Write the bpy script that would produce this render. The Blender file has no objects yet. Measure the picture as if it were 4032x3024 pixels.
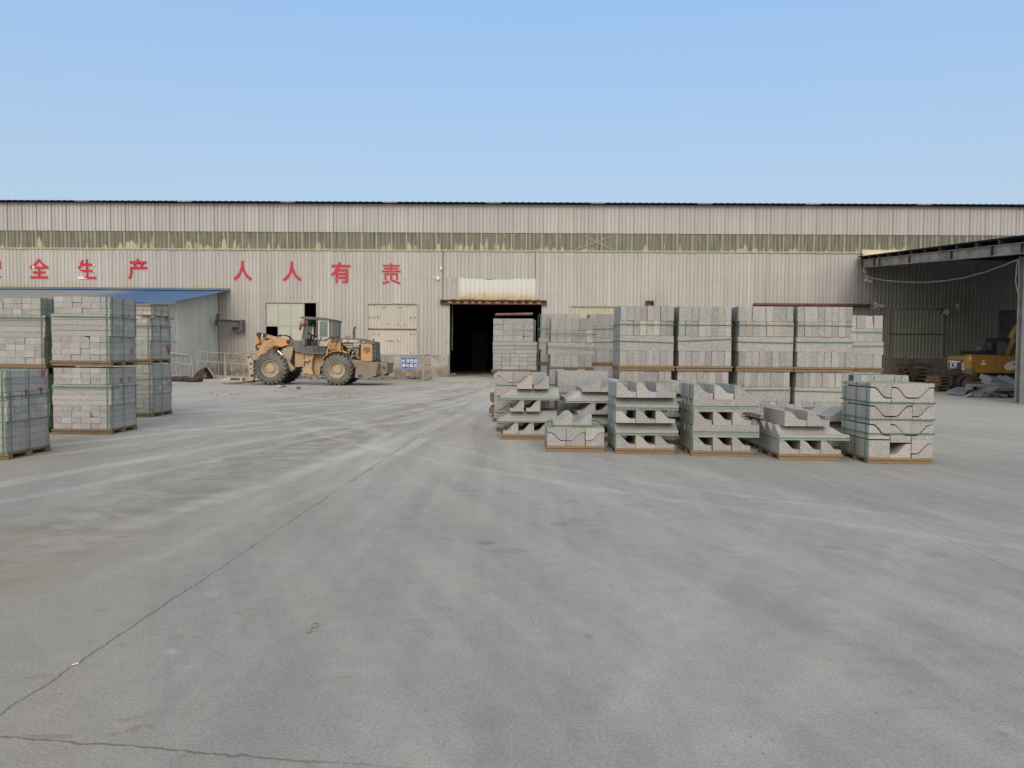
import bpy, bmesh, math, random
from mathutils import Vector, Matrix, Euler
R = math.radians
random.seed(7)
SC = bpy.context.scene
COL = SC.collection

# ------------------------------------------------------------------ camera
CAM_H = 1.6
F_PX = 3000.0                                   # focal length in pixels of the 4032 px wide photograph
PITCH, ROLL = math.atan(124.0 / F_PX), R(0.45)
_f = Vector((0, math.cos(PITCH), -math.sin(PITCH)))
_r0 = Vector((1, 0, 0)); _u0 = Vector((0, math.sin(PITCH), math.cos(PITCH)))
_r = _r0 * math.cos(ROLL) + _u0 * math.sin(ROLL)
_u = _u0 * math.cos(ROLL) - _r0 * math.sin(ROLL)
cam_d = bpy.data.cameras.new('camera'); cam = bpy.data.objects.new('camera', cam_d); COL.objects.link(cam)
cam_d.sensor_width = 36.0; cam_d.lens = 36.0 * F_PX / 4032.0; cam_d.clip_start = 0.1; cam_d.clip_end = 3000
cam.matrix_world = Matrix(((_r.x, _u.x, -_f.x, 0), (_r.y, _u.y, -_f.y, 0), (_r.z, _u.z, -_f.z, CAM_H), (0, 0, 0, 1)))
SC.camera = cam

# ------------------------------------------------------------------ sky, sun, exposure
SUN_EL, SUN_AZ = 32.0, 3.0                      # degrees; the sun stands behind the camera, a little to its left
wd = bpy.data.worlds.new('World'); SC.world = wd; wd.use_nodes = True
nt = wd.node_tree
bg = nt.nodes['Background']
sky = nt.nodes.new('ShaderNodeTexSky'); sky.sky_type = 'NISHITA'; sky.sun_disc = False
sky.sun_elevation = R(SUN_EL); sky.sun_rotation = R(180 + SUN_AZ)
sky.altitude = 0; sky.air_density = 1.0; sky.dust_density = 4.0; sky.ozone_density = 1.0
hz = nt.nodes.new('ShaderNodeMix'); hz.data_type = 'RGBA'; hz.inputs[0].default_value = .70      # thin even haze all over the sky
gz = nt.nodes.new('ShaderNodeSeparateXYZ'); gc = nt.nodes.new('ShaderNodeTexCoord'); nt.links.new(gc.outputs['Generated'], gz.inputs[0])
gm_ = nt.nodes.new('ShaderNodeMapRange'); gm_.inputs[1].default_value = .12; gm_.inputs[2].default_value = .50; nt.links.new(gz.outputs[2], gm_.inputs[0])
gx = nt.nodes.new('ShaderNodeMix'); gx.data_type = 'RGBA'; gx.inputs[6].default_value = (3.05, 3.85, 4.68, 1); gx.inputs[7].default_value = (1.85, 3.52, 6.1, 1)
nt.links.new(gm_.outputs[0], gx.inputs[0]); 
sdv = nt.nodes.new('ShaderNodeVectorMath'); sdv.operation = 'DOT_PRODUCT'; nt.links.new(gc.outputs['Generated'], sdv.inputs[0])   # whitish glare of the haze on the sun's side
sdv.inputs[1].default_value = (-math.sin(R(SUN_AZ))*math.cos(R(SUN_EL)), -math.cos(R(SUN_AZ))*math.cos(R(SUN_EL)), math.sin(R(SUN_EL)))
gl = nt.nodes.new('ShaderNodeMapRange'); gl.interpolation_type = 'SMOOTHSTEP'; gl.inputs[1].default_value = -.45; gl.inputs[2].default_value = .80; nt.links.new(sdv.outputs['Value'], gl.inputs[0])
gw = nt.nodes.new('ShaderNodeMix'); gw.data_type = 'RGBA'; gw.inputs[7].default_value = (7.6, 7.3, 6.9, 1)
nt.links.new(gl.outputs[0], gw.inputs[0]); nt.links.new(gx.outputs[2], gw.inputs[6]); nt.links.new(gw.outputs[2], hz.inputs[7])
nt.links.new(sky.outputs[0], hz.inputs[6]); nt.links.new(hz.outputs[2], bg.inputs[0]); bg.inputs[1].default_value = 0.15
sd = bpy.data.lights.new('sun', 'SUN'); sun = bpy.data.objects.new('sun', sd); COL.objects.link(sun)
sd.energy = 1.05; sd.angle = R(24); sd.color = (1.0, 0.92, 0.82)
_sdir = Vector((-math.sin(R(SUN_AZ)) * math.cos(R(SUN_EL)), -math.cos(R(SUN_AZ)) * math.cos(R(SUN_EL)), math.sin(R(SUN_EL))))
sun.rotation_euler = _sdir.to_track_quat('Z', 'Y').to_euler()
SC.view_settings.view_transform = 'Standard'; SC.view_settings.look = 'None'
SC.view_settings.exposure = 0.18; SC.view_settings.gamma = 1.0; SC.view_settings.use_curve_mapping = False

# ------------------------------------------------------------------ measuring: photograph pixel -> place
def ray(px, py):
    return _f + _r * ((px - 2016) / F_PX) + _u * ((1512 - py) / F_PX)
def G(px, py, z=0.0):                            # point on a horizontal level
    d = ray(px, py); t = (z - CAM_H) / d.z
    return Vector((d.x * t, d.y * t, z))
def P(px, py, Y):                                # point at distance Y from the camera
    d = ray(px, py); t = Y / d.y
    return Vector((d.x * t, Y, CAM_H + d.z * t))
WALL_Y, WALL_ROT = 49.0, -0.018
def W(px, py, v=0.0):                            # point on the factory wall in the wall's own (along, out, up) frame
    c, s = math.cos(WALL_ROT), math.sin(WALL_ROT)
    d = ray(px, py); o = Vector((0, -WALL_Y, CAM_H))
    dl = Vector((c * d.x + s * d.y, -s * d.x + c * d.y, d.z)); ol = Vector((c * o.x + s * o.y, -s * o.x + c * o.y, o.z))
    t = (v - ol.y) / dl.y
    return (ol.x + dl.x * t, ol.z + dl.z * t)

# ------------------------------------------------------------------ mesh helpers
class MB:
    def __init__(self): self.v = []; self.f = []
    def add(self, vs, fs, M=None):
        o = len(self.v)
        self.v += [tuple(M @ Vector(p)) if M is not None else tuple(p) for p in vs]
        self.f += [tuple(i + o for i in q) for q in fs]
        return self
    def box(self, x0, x1, y0, y1, z0, z1, bev=0.0, M=None):
        if bev <= 0:
            vs = [(x0,y0,z0),(x1,y0,z0),(x1,y1,z0),(x0,y1,z0),(x0,y0,z1),(x1,y0,z1),(x1,y1,z1),(x0,y1,z1)]
            return self.add(vs, [(0,3,2,1),(4,5,6,7),(0,1,5,4),(1,2,6,5),(2,3,7,6),(3,0,4,7)], M)
        bm = bmesh.new(); bmesh.ops.create_cube(bm, size=1.0)
        for w in bm.verts:
            w.co = Vector(((x0+x1)/2 + w.co.x*(x1-x0), (y0+y1)/2 + w.co.y*(y1-y0), (z0+z1)/2 + w.co.z*(z1-z0)))
        bmesh.ops.bevel(bm, geom=bm.edges[:], offset=bev, segments=1, affect='EDGES', profile=0.5)
        bm.verts.index_update()
        vs = [tuple(w.co) for w in bm.verts]; fs = [tuple(w.index for w in q.verts) for q in bm.faces]; bm.free()
        return self.add(vs, fs, M)
    def cbox(self, c, s, rot=(0,0,0), bev=0.0):
        M = Matrix.Translation(c) @ Euler(rot).to_matrix().to_4x4()
        return self.box(-s[0]/2, s[0]/2, -s[1]/2, s[1]/2, -s[2]/2, s[2]/2, bev, M)
    def prism(self, poly, a0, a1, axis='y', M=None):     # poly in the two other axes (x,z for y; y,z for x; x,y for z)
        n = len(poly)
        def pt(p, a): return {'y': (p[0], a, p[1]), 'x': (a, p[0], p[1]), 'z': (p[0], p[1], a)}[axis]
        vs = [pt(p, a0) for p in poly] + [pt(p, a1) for p in poly]
        fs = [tuple(range(n)), tuple(range(2*n-1, n-1, -1))] + [(i, (i+1) % n, n+(i+1) % n, n+i) for i in range(n)]
        return self.add(vs, fs, M)
    def tube(self, pts, r, n=8, closed=False, M=None):
        pts = [Vector(p) for p in pts]; rings = []; m = len(pts); up = None
        for i, p in enumerate(pts):
            a = pts[i-1] if i > 0 else p; b = pts[i+1] if i < m-1 else p
            t = (b - a).normalized()
            if up is None: up = Vector((0,0,1)) if abs(t.z) < .9 else Vector((1,0,0))
            s = t.cross(up).normalized(); up = s.cross(t).normalized()
            rr = r[i] if isinstance(r, (list, tuple)) else r
            rings.append([p + (s*math.cos(2*math.pi*k/n) + up*math.sin(2*math.pi*k/n))*rr for k in range(n)])
        vs = [q for rg in rings for q in rg]; fs = []
        for i in range(m-1):
            for k in range(n): fs.append((i*n+k, i*n+(k+1) % n, (i+1)*n+(k+1) % n, (i+1)*n+k))
        fs += [tuple(range(n-1, -1, -1)), tuple(range((m-1)*n, m*n))]
        return self.add(vs, fs, M)
    def bar(self, a, b, w, h, roll_up=(0,0,1)):            # square bar between two points
        a, b = Vector(a), Vector(b); t = (b-a).normalized(); up = Vector(roll_up)
        if abs(t.dot(up)) > .98: up = Vector((0,1,0))
        s = t.cross(up).normalized()*w/2; q = s.cross(t).normalized()*h/2
        vs = [a-s-q, a+s-q, a+s+q, a-s+q, b-s-q, b+s-q, b+s+q, b-s+q]
        return self.add(vs, [(0,3,2,1),(4,5,6,7),(0,1,5,4),(1,2,6,5),(2,3,7,6),(3,0,4,7)])
    def lathe(self, prof, c, axis='y', n=32, M=None):      # prof: (radius, along)
        vs = []; fs = []; m = len(prof)
        for k in range(n):
            a = 2*math.pi*k/n; ca, sa = math.cos(a), math.sin(a)
            for (r, h) in prof:
                q = {'y': (r*ca, h, r*sa), 'z': (r*ca, r*sa, h), 'x': (h, r*ca, r*sa)}[axis]
                vs.append((c[0]+q[0], c[1]+q[1], c[2]+q[2]))
        for k in range(n):
            for i in range(m-1):
                fs.append((k*m+i, k*m+i+1, ((k+1) % n)*m+i+1, ((k+1) % n)*m+i))
        return self.add(vs, fs, M)
    def mesh(self, name, mat, smooth=None, off=None):
        me = bpy.data.meshes.new(name)
        vs = self.v if off is None else [(p[0]-off[0], p[1]-off[1], p[2]-off[2]) for p in self.v]
        me.from_pydata(vs, [], self.f)
        bm = bmesh.new(); bm.from_mesh(me); bmesh.ops.recalc_face_normals(bm, faces=bm.faces[:]); bm.to_mesh(me); bm.free()
        if mat is not None: me.materials.append(mat)
        if smooth is not None:
            for q in me.polygons: q.use_smooth = True
            me.set_sharp_from_angle(angle=R(smooth))
        return me
    def build(self, name, mat, parent=None, smooth=None, off=None):
        me = self.mesh(name, mat, smooth, off)
        return link(name, me, parent)
def link(name, me, parent=None, loc=(0,0,0), rot=(0,0,0)):
    o = bpy.data.objects.new(name, me); COL.objects.link(o); o.location = loc; o.rotation_euler = rot
    if parent is not None: o.parent = parent
    return o
def tag(o, label, cat, group=None):
    o['label'] = label; o['category'] = cat
    if group: o['group'] = group
    return o
def thing(name, label, cat, loc=(0,0,0), rotz=0.0, group=None):
    o = bpy.data.objects.new(name, None); COL.objects.link(o); o.location = loc; o.rotation_euler = (0,0,rotz)
    o.empty_display_size = 0.2
    return tag(o, label, cat, group)
def single(name, mb, mat, label, cat, loc, group=None, smooth=None):   # a thing that is one mesh, built in world places
    o = mb.build(name, mat, None, smooth, loc); o.location = loc
    return tag(o, label, cat, group)
def lettering(name, text, size, mat, parent, M, thick=0.006, bold=0.0, sx=1.0, align='CENTER'):
    c = bpy.data.curves.new(name, 'FONT'); c.body = text; c.size = size; c.extrude = thick; c.offset = bold
    c.align_x = align; c.align_y = 'CENTER'; c.resolution_u = 3; c.space_character = sx
    t = bpy.data.objects.new(name, c); COL.objects.link(t)
    dg = bpy.context.evaluated_depsgraph_get(); dg.update()
    me = bpy.data.meshes.new_from_object(t.evaluated_get(dg)); bpy.data.objects.remove(t)
    me.materials.clear(); me.materials.append(mat); me.transform(M)
    return link(name, me, parent)
# ------------------------------------------------------------------ materials
class N:
    def __init__(self, name):
        self.m = bpy.data.materials.new(name); self.m.use_nodes = True
        self.t = self.m.node_tree; self.b = self.t.nodes['Principled BSDF']; self._c = None; self._oi = None
    def n(self, kind, **kw):
        q = self.t.nodes.new(kind)
        for k, v in kw.items(): setattr(q, k, v)
        return q
    def put(self, sock, v):
        if hasattr(v, 'is_output'): self.t.links.new(v, sock)
        elif v is not None: sock.default_value = (tuple(v) + (1,))[:4] if isinstance(v, (tuple, list)) and sock.type == 'RGBA' else v
    @property
    def co(self):
        if self._c is None: self._c = self.n('ShaderNodeTexCoord').outputs['Object']
        return self._c
    @property
    def rnd(self):
        if self._oi is None: self._oi = self.n('ShaderNodeObjectInfo').outputs['Random']
        return self._oi
    def sep(self, v=None):
        q = self.n('ShaderNodeSeparateXYZ'); self.put(q.inputs[0], v or self.co); return q.outputs
    def comb(self, x=0.0, y=0.0, z=0.0):
        q = self.n('ShaderNodeCombineXYZ')
        for i, a in enumerate((x, y, z)): self.put(q.inputs[i], a)
        return q.outputs[0]
    def mapped(self, scale=(1,1,1), rot=(0,0,0), loc=(0,0,0), v=None):
        q = self.n('ShaderNodeMapping'); self.put(q.inputs[0], v or self.co)
        q.inputs[1].default_value = loc; q.inputs[2].default_value = rot; q.inputs[3].default_value = scale; return q.outputs[0]
    def shifted(self, k=40.0):                         # own piece of the pattern for every object
        q = self.n('ShaderNodeVectorMath', operation='ADD'); self.put(q.inputs[0], self.co)
        self.put(q.inputs[1], self.comb(self.math('MULTIPLY', self.rnd, k), self.math('MULTIPLY', self.rnd, k*1.7), self.math('MULTIPLY', self.rnd, k*.6)))
        return q.outputs[0]
    def noise(self, scale=1.0, detail=3.0, rough=.55, v=None, dist=0.0):
        q = self.n('ShaderNodeTexNoise'); self.put(q.inputs['Vector'], v or self.co)
        q.inputs['Scale'].default_value = scale; q.inputs['Detail'].default_value = detail
        q.inputs['Roughness'].default_value = rough; q.inputs['Distortion'].default_value = dist; return q.outputs[0]
    def white(self, v, dim='1D'):
        q = self.n('ShaderNodeTexWhiteNoise', noise_dimensions=dim)
        self.put(q.inputs['W' if dim == '1D' else 'Vector'], v); return q.outputs['Value']
    def math(self, op, a, b=None, c=None, clamp=False):
        q = self.n('ShaderNodeMath', operation=op, use_clamp=clamp)
        for i, x in enumerate((a, b, c)):
            if x is not None: self.put(q.inputs[i], x)
        return q.outputs[0]
    def step(self, x, a, b):                            # smooth 0..1 from a to b (a may be larger than b)
        q = self.n('ShaderNodeMapRange', interpolation_type='SMOOTHSTEP'); self.put(q.inputs[0], x)
        if a < b: q.inputs[1].default_value = a; q.inputs[2].default_value = b
        else:
            q.inputs[1].default_value = b; q.inputs[2].default_value = a; q.inputs[3].default_value = 1; q.inputs[4].default_value = 0
        return q.outputs[0]
    def mix(self, f, a, b, mode='MIX'):
        q = self.n('ShaderNodeMix', data_type='RGBA', blend_type=mode)
        self.put(q.inputs[0], f); self.put(q.inputs[6], a); self.put(q.inputs[7], b); return q.outputs[2]
    def scale(self, col, k):                            # colour times factor
        g = self.comb(k, k, k); return self.mix(1.0, col, g, 'MULTIPLY')
    def bump(self, h, strength=.3, dist=.01):
        q = self.n('ShaderNodeBump'); self.put(q.inputs['Height'], h); q.inputs['Strength'].default_value = strength
        q.inputs['Distance'].default_value = dist; self.put(self.b.inputs['Normal'], q.outputs[0])
    def out(self, col, rough=.8, metal=0.0, spec=.3):
        self.put(self.b.inputs['Base Color'], col); self.put(self.b.inputs['Roughness'], rough)
        self.put(self.b.inputs['Metallic'], metal); self.b.inputs['Specular IOR Level'].default_value = spec
        return self.m
def lerp_r(n, x, a, b): return n.math('MULTIPLY_ADD', x, b - a, a)

def simple(name, col, rough=.7, metal=0.0, var=.12, dirt=None, dirt_amt=.5, scale=3.0, spec=.3, bump=0.0):
    n = N(name); v = n.shifted()
    c = n.scale(col, lerp_r(n, n.noise(scale, 4, .6, v), 1 - var, 1 + var))
    if dirt: c = n.mix(n.math('MULTIPLY', n.step(n.noise(scale*1.7, 5, .65, v), .42, .66), dirt_amt), c, dirt)
    if bump: n.bump(n.noise(scale*12, 3, .6, v), bump, .01)
    return n.out(c, rough, metal, spec)

def granite(name, light, dark, warm=0.5):
    n = N(name); v = n.shifted()
    g = n.noise(46, 2.5, .7, v); g2 = n.noise(120, 2, .6, v); big = n.noise(2.2, 3, .55, v)
    c = n.mix(n.step(g, .40, .60), dark, light)
    c = n.mix(n.math('MULTIPLY', n.step(g2, .60, .68), .65), c, (.13, .127, .12))
    c = n.mix(n.math('MULTIPLY', n.step(g2, .40, .31), .4), c, (.44, .435, .42))
    r1 = n.white(n.math('MULTIPLY', n.rnd, 91.7)); r2 = n.white(n.math('MULTIPLY', n.rnd, 37.1))
    c = n.scale(c, n.math('MULTIPLY', lerp_r(n, r1, .90, 1.08), lerp_r(n, big, .88, 1.12)))
    c = n.mix(n.math('ADD', n.math('MULTIPLY', r2, .10 * warm), n.math('MULTIPLY', n.step(r2, .93, .97), .26 * warm)), c, (.46, .365, .285))
    st = n.math('MULTIPLY', n.step(n.noise(1.6, 5, .7, v), .60, .74), .30)
    c = n.mix(st, c, (.24, .215, .185))
    n.bump(n.math('ADD', n.noise(60, 3, .7, v), n.math('MULTIPLY', n.noise(9, 3, .6, v), .8)), .35, .006)
    return n.out(c, .85, 0, .25)
M = {}
M['granite'] = granite('granite', (.352, .352, .342), (.243, .243, .238))
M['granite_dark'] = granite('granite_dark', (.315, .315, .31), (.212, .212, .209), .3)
M['granite_pale'] = granite('granite_pale', (.392, .390, .377), (.284, .283, .275), .9)

def wood(name, a, b):
    n = N(name); v = n.shifted()
    g = n.noise(9, 4, .6, n.mapped((.25, 3, 3), v=v)); k = n.noise(30, 3, .6, n.mapped((.3, 2, 2), v=v))
    c = n.mix(g, a, b); c = n.scale(c, lerp_r(n, k, .7, 1.25))
    c = n.mix(n.math('MULTIPLY', n.step(n.noise(3.2, 4, .6, v), .58, .7), .6), c, (.09, .07, .05))
    return n.out(c, .8, 0, .2)
M['wood'] = wood('wood', (.14, .095, .056), (.24, .17, .106))
M['wood_fresh'] = wood('wood_fresh', (.18, .122, .07), (.28, .20, .128))
M['wood_old'] = wood('wood_old', (.13, .085, .055), (.24, .17, .11))

def strap_mat():
    n = N('green_strap'); v = n.shifted()
    return n.out(n.scale((.035, .15, .06), lerp_r(n, n.noise(5, 3, .5, v), .7, 1.3)), .4, 0, .5)
M['strap'] = strap_mat()
M['red_mark'] = simple('red_mark', (.30, .02, .035), .7)

def cladding(name, a, seam=.96, off=0.0, axis=0, streak=.16, low=None, lowz=2.5, seamamt=.5, ribamt=.2, spots=False):
    n = N(name); s = n.sep(); u = n.math('ADD', s[axis], off); z = s[2]
    uv = n.comb(s[0], s[1], z)
    pan = n.white(n.math('FLOOR', n.math('DIVIDE', u, seam))); rib = n.white(n.math('FLOOR', n.math('DIVIDE', u, seam/4)))
    c = n.scale(a, n.math('MULTIPLY', lerp_r(n, pan, .95, 1.05), lerp_r(n, rib, .96, 1.04)))
    stv = n.noise(1.0, 5, .6, n.mapped((3.0, 3.0, .16), v=uv))
    c = n.scale(c, lerp_r(n, stv, 1 - streak*1.6, 1 + streak*1.4))
    blot = n.noise(.35, 5, .6, uv)
    c = n.mix(n.math('MULTIPLY', n.step(blot, .46, .68), .22), c, (.285, .275, .245))
    dust = n.math('MULTIPLY', n.math('MULTIPLY', n.step(z, lowz + 2.2, lowz - 1.2), n.noise(.9, 5, .65, uv)), .55)
    c = n.mix(dust, c, low or (.27, .235, .19))
    seamd = n.math('PINGPONG', u, seam/2)                # lapped sheet edge collects grime in a thin line
    c = n.mix(n.math('MULTIPLY', n.step(seamd, .03, .006), seamamt), c, (.12, .115, .11))
    rl = n.math('PINGPONG', u, .12)                      # grime line along every rib, also painting in the rib's shade
    c = n.mix(n.math('MULTIPLY', n.step(rl, .03, .010), ribamt), c, (.17, .16, .145))
    if spots:                                            # rows of sheet screws, tan wash-off over the shed roof
        ru = n.math('ABSOLUTE', n.math('SUBTRACT', rl, .06))
        for z0 in (3.05, 5.05, 6.25, 7.55):
            k = n.math('MULTIPLY', n.step(n.math('ABSOLUTE', n.math('SUBTRACT', z, z0)), .035, .02), n.step(rl, .095, .108))
            c = n.mix(n.math('MULTIPLY', k, .55), c, (.12, .11, .10))
            c = n.mix(n.math('MULTIPLY', n.step(n.math('ABSOLUTE', n.math('SUBTRACT', z, z0 + .22)), .016, .006), n.math('MULTIPLY', n.step(n.noise(.11, 2, .5, uv), .47, .55), .30)), c, (.17, .165, .155))
        tan = n.math('MULTIPLY', n.step(z, 6.25, 5.65), n.math('MULTIPLY', n.step(s[0], -18, -19.5), n.step(n.noise(.45, 4, .6, uv), .40, .62)))
        c = n.mix(n.math('MULTIPLY', tan, .55), c, (.40, .32, .20))
        run = n.step(n.noise(1.0, 4, .6, n.mapped((1.7, 1, .10), loc=(11, 0, 4), v=uv)), .60, .72)
        c = n.mix(n.math('MULTIPLY', run, .28), c, (.23, .215, .19))
    n.bump(n.noise(1.3, 3, .5, uv), .18, .03)
    return n.out(c, .55, 0, .35)
M['clad'] = cladding('grey_cladding', (.405, .393, .374), seamamt=.10, spots=True)
M['clad_top'] = cladding('upper_cladding', (.392, .380, .368), streak=.07, lowz=-9)
M['clad_shed'] = cladding('shed_cladding', (.50, .535, .52), seam=.8, axis=1, streak=.13, low=(.30, .30, .28), lowz=1.2)

def frp():
    n = N('skylight_sheet'); s = n.sep(); u, z = s[0], s[2]
    zb = n.math('SUBTRACT', z, 8.12)
    v1 = n.noise(1.0, 6, .68, n.mapped((2.6, 1, .45))); v2 = n.noise(1.0, 4, .6, n.mapped((.23, 1, .25), loc=(5, 0, 0)))
    v3 = n.noise(1.0, 5, .6, n.mapped((7.0, 1, .35), loc=(1, 0, 9)))
    base = n.mix(n.step(v3, .3, .7), (.070, .073, .055), (.20, .203, .155))
    base = n.mix(n.math('MULTIPLY', n.step(v2, .45, .62), .5), base, (.13, .10, .08))
    lowp = n.math('MULTIPLY', n.step(zb, .7, .0), .10)
    k = n.math('ADD', n.math('ADD', v1, n.math('MULTIPLY', n.math('SUBTRACT', v2, .5), .62)), lowp)
    c = n.mix(n.step(k, .62, .69), base, (.37, .36, .235))
    sm = n.math('PINGPONG', n.math('ADD', u, .1), .48); sm2 = n.math('PINGPONG', n.math('ADD', u, .1), .12)
    c = n.mix(n.math('MULTIPLY', n.step(sm, .05, .02), .8), c, (.34, .33, .22))
    c = n.mix(n.math('MULTIPLY', n.math('MULTIPLY', n.step(sm2, .03, .012), n.step(v3, .42, .6)), .4), c, (.32, .31, .21))
    c = n.mix(n.math('MULTIPLY', n.step(zb, .06, .01), .7), c, (.36, .35, .23))
    return n.out(c, .5, 0, .4)
M['frp'] = frp()

def concrete(name, a, b, rust=None, sc=1.0, zlow=None):
    n = N(name); v = n.co
    c = n.mix(n.step(n.noise(.9*sc, 6, .65, v), .35, .65), a, b)
    c = n.scale(c, lerp_r(n, n.noise(14*sc, 4, .6, v), .82, 1.16))
    if zlow is not None:
        z = n.sep()[2]
        c = n.mix(n.math('MULTIPLY', n.step(z, zlow + .5, zlow - .1), n.step(n.noise(1.6*sc, 5, .6, v), .3, .62)), c, (.17, .14, .105))
    crack = n.step(n.math('ABSOLUTE', n.math('SUBTRACT', n.noise(.8*sc, 4, .6, n.mapped((1, 1, 1.4), loc=(3, 2, 1))), .5)), .012, .003)
    c = n.mix(n.math('MULTIPLY', crack, .5), c, (.08, .075, .07))
    n.bump(n.noise(20*sc, 4, .65, v), .4, .01)
    return n.out(c, .9, 0, .2)
M['plinth'] = concrete('plinth_concrete', (.36, .335, .295), (.24, .22, .19), zlow=.3)

def painted(name, col, dirt, amt=.5, sc=2.0, rough=.5, thr=.5, chips=None, metal=0.0):
    n = N(name); v = n.shifted()
    c = n.scale(col, lerp_r(n, n.noise(sc*.6, 4, .6, v), .86, 1.12))
    c = n.mix(n.math('MULTIPLY', n.step(n.noise(sc*1.3, 6, .68, v), thr - .1, thr + .16), amt), c, dirt)
    if chips: c = n.mix(n.step(n.noise(sc*5, 5, .7, v), .63, .68), c, chips)
    n.bump(n.noise(sc*9, 4, .6, v), .12, .01)
    return n.out(c, rough, metal, .4)
M['rust_plate'] = painted('rusted_plate', (.075, .038, .028), (.05, .03, .024), .6, 2.5, .9)
M['rust'] = painted('rusty_steel', (.135, .062, .035), (.06, .036, .026), .8, 3.0, .85, .5, (.22, .12, .06))
M['rust_beam'] = painted('rusted_brown_beam', (.12, .055, .036), (.17, .10, .07), .6, 1.2, .7)
M['canopy_steel'] = painted('pale_blue_painted_steel', (.285, .295, .285), (.15, .105, .075), .85, .9, .6, .5, (.12, .06, .035))
M['column_steel'] = painted('blue_grey_steel', (.24, .27, .285), (.17, .14, .115), .55, 1.2, .55)
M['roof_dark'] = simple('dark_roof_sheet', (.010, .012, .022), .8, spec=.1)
M['roof_pale'] = simple('pale_roof_sheet', (.17, .16, .148), .6)
M['red_paint'] = painted('red_peeling_letter', (.42, .012, .034), (.34, .011, .028), .5, 1.0, .45, .5)
def peeling(name, thr):
    n = N(name); v = n.shifted()
    c = n.mix(n.step(n.noise(1.5, 5, .65, v), thr, thr + .03), (.42, .012, .034), (.70, .58, .57))
    return n.out(c, .45, 0, .4)
M['red_peel_much'] = peeling('red_letter_peeled', .52)
M['red_peel_some'] = peeling('red_letter_chipped', .63)
M['frame_white'] = painted('weathered_white_frame', (.36, .355, .335), (.25, .235, .21), .6, 2.0)
M['pane_pale'] = painted('pale_green_panel', (.40, .415, .35), (.35, .355, .30), .4, 1.0, .4)
M['shutter'] = painted('cream_sheet_shutter', (.45, .43, .375), (.35, .32, .24), .5, 1.0, .5, .54, (.30, .19, .11))
M['shutter_green'] = painted('green_cream_shutter', (.40, .405, .32), (.33, .33, .26), .5, 1.0, .5)
M['shutter_yellow'] = painted('yellowed_sheet', (.42, .395, .30), (.35, .315, .22), .6, 1.2)
def patch():
    n = N('white_patch_sheet'); s = n.sep()
    zz = n.math('SUBTRACT', s[2], n.math('MULTIPLY', n.math('SUBTRACT', n.noise(1.1, 5, .65, n.mapped((2.2, 1, .8))), .5), .9))
    r = n.step(zz, 5.55, 4.95)
    c = n.mix(r, (.52, .54, .515), (.36, .215, .065))
    c = n.mix(n.math('MULTIPLY', n.step(zz, 5.9, 5.4), .4), c, (.50, .455, .33))
    return n.out(c, .5, 0, .4)
M['patch'] = patch()
M['wire_black'] = simple('dark_cable', (.035, .035, .037), .6)
M['cable_pale'] = simple('pale_cable', (.17, .165, .155), .6)
M['white_plastic'] = simple('white_plastic', (.66, .65, .60), .45)
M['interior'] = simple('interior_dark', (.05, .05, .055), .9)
M['shade_sheet'] = simple('unseen_shade_sheet', (.06, .065, .075), .8)
def blue_roof():
    n = N('blue_roof_sheet'); s = n.sep(); v = n.co
    worn = n.step(n.math('ADD', n.noise(.22, 5, .6, v), n.math('MULTIPLY', n.noise(1.2, 4, .7, n.mapped((1.6, .2, 1))), .35)), .40, .55)
    worn = n.math('MULTIPLY', worn, n.math('MULTIPLY_ADD', n.step(s[0], -4, -6.5), .85, .15))
    c = n.mix(worn, (.055, .16, .36), (.33, .335, .32))
    c = n.scale(c, lerp_r(n, n.noise(2.5, 4, .6, n.mapped((2, .3, 1))), .72, 1.2))
    return n.out(c, .5, 0, .4)
M['blue_roof'] = blue_roof()
M['blue_flash'] = painted('blue_green_flashing', (.035, .12, .27), (.125, .165, .17), .9, .22, .5, .42)
M['fence_white'] = painted('white_painted_tube', (.38, .36, .32), (.28, .24, .19), .6, 3.0, .55)
M['sign_blue'] = simple('blue_sign', (.010, .055, .29), .4, var=.06)
M['sign_white'] = simple('white_sign_paint', (.72, .74, .76), .5, var=.05)

# machine materials
def machine(name, col, dust, amt, chip=None):
    n = N(name); v = n.shifted()
    c = n.scale(col, lerp_r(n, n.noise(1.2, 4, .6, v), .88, 1.1))
    d = n.math('MULTIPLY', n.step(n.noise(1.6, 6, .68, v), .36, .66), amt)
    c = n.mix(d, c, dust)
    if chip: c = n.mix(n.math('MULTIPLY', n.step(n.noise(11, 5, .7, v), .62, .68), .8), c, chip)
    n.bump(n.noise(18, 3, .6, v), .12, .01)
    return n.out(c, .6, 0, .35)
M['orange'] = machine('orange_machine_paint', (.50, .25, .075), (.42, .30, .185), .5, (.30, .21, .14))
M['orange_dusty'] = machine('dusty_orange_paint', (.44, .28, .15), (.38, .30, .21), .75, (.20, .15, .11))
M['tan_dust'] = machine('dust_covered_steel', (.34, .27, .19), (.27, .225, .165), .6, (.13, .10, .08))
M['mach_grey'] = machine('dark_grey_machine_paint', (.085, .09, .095), (.20, .18, .155), .55, (.24, .21, .17))
M['mach_black'] = machine('black_greasy_steel', (.022, .021, .02), (.09, .075, .06), .5)
M['weight'] = machine('dusty_counterweight', (.215, .19, .16), (.14, .115, .09), .7, (.20, .12, .07))
M['tyre'] = machine('dusty_rubber', (.075, .073, .068), (.20, .185, .155), .75)
M['tyre_dark'] = machine('dark_rubber', (.035, .035, .036), (.075, .07, .065), .6)
M['rim'] = machine('tan_rim', (.40, .335, .235), (.30, .245, .17), .7)
M['door_white'] = machine('scuffed_white_paint', (.48, .45, .40), (.33, .28, .22), .6, (.14, .11, .09))
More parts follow.
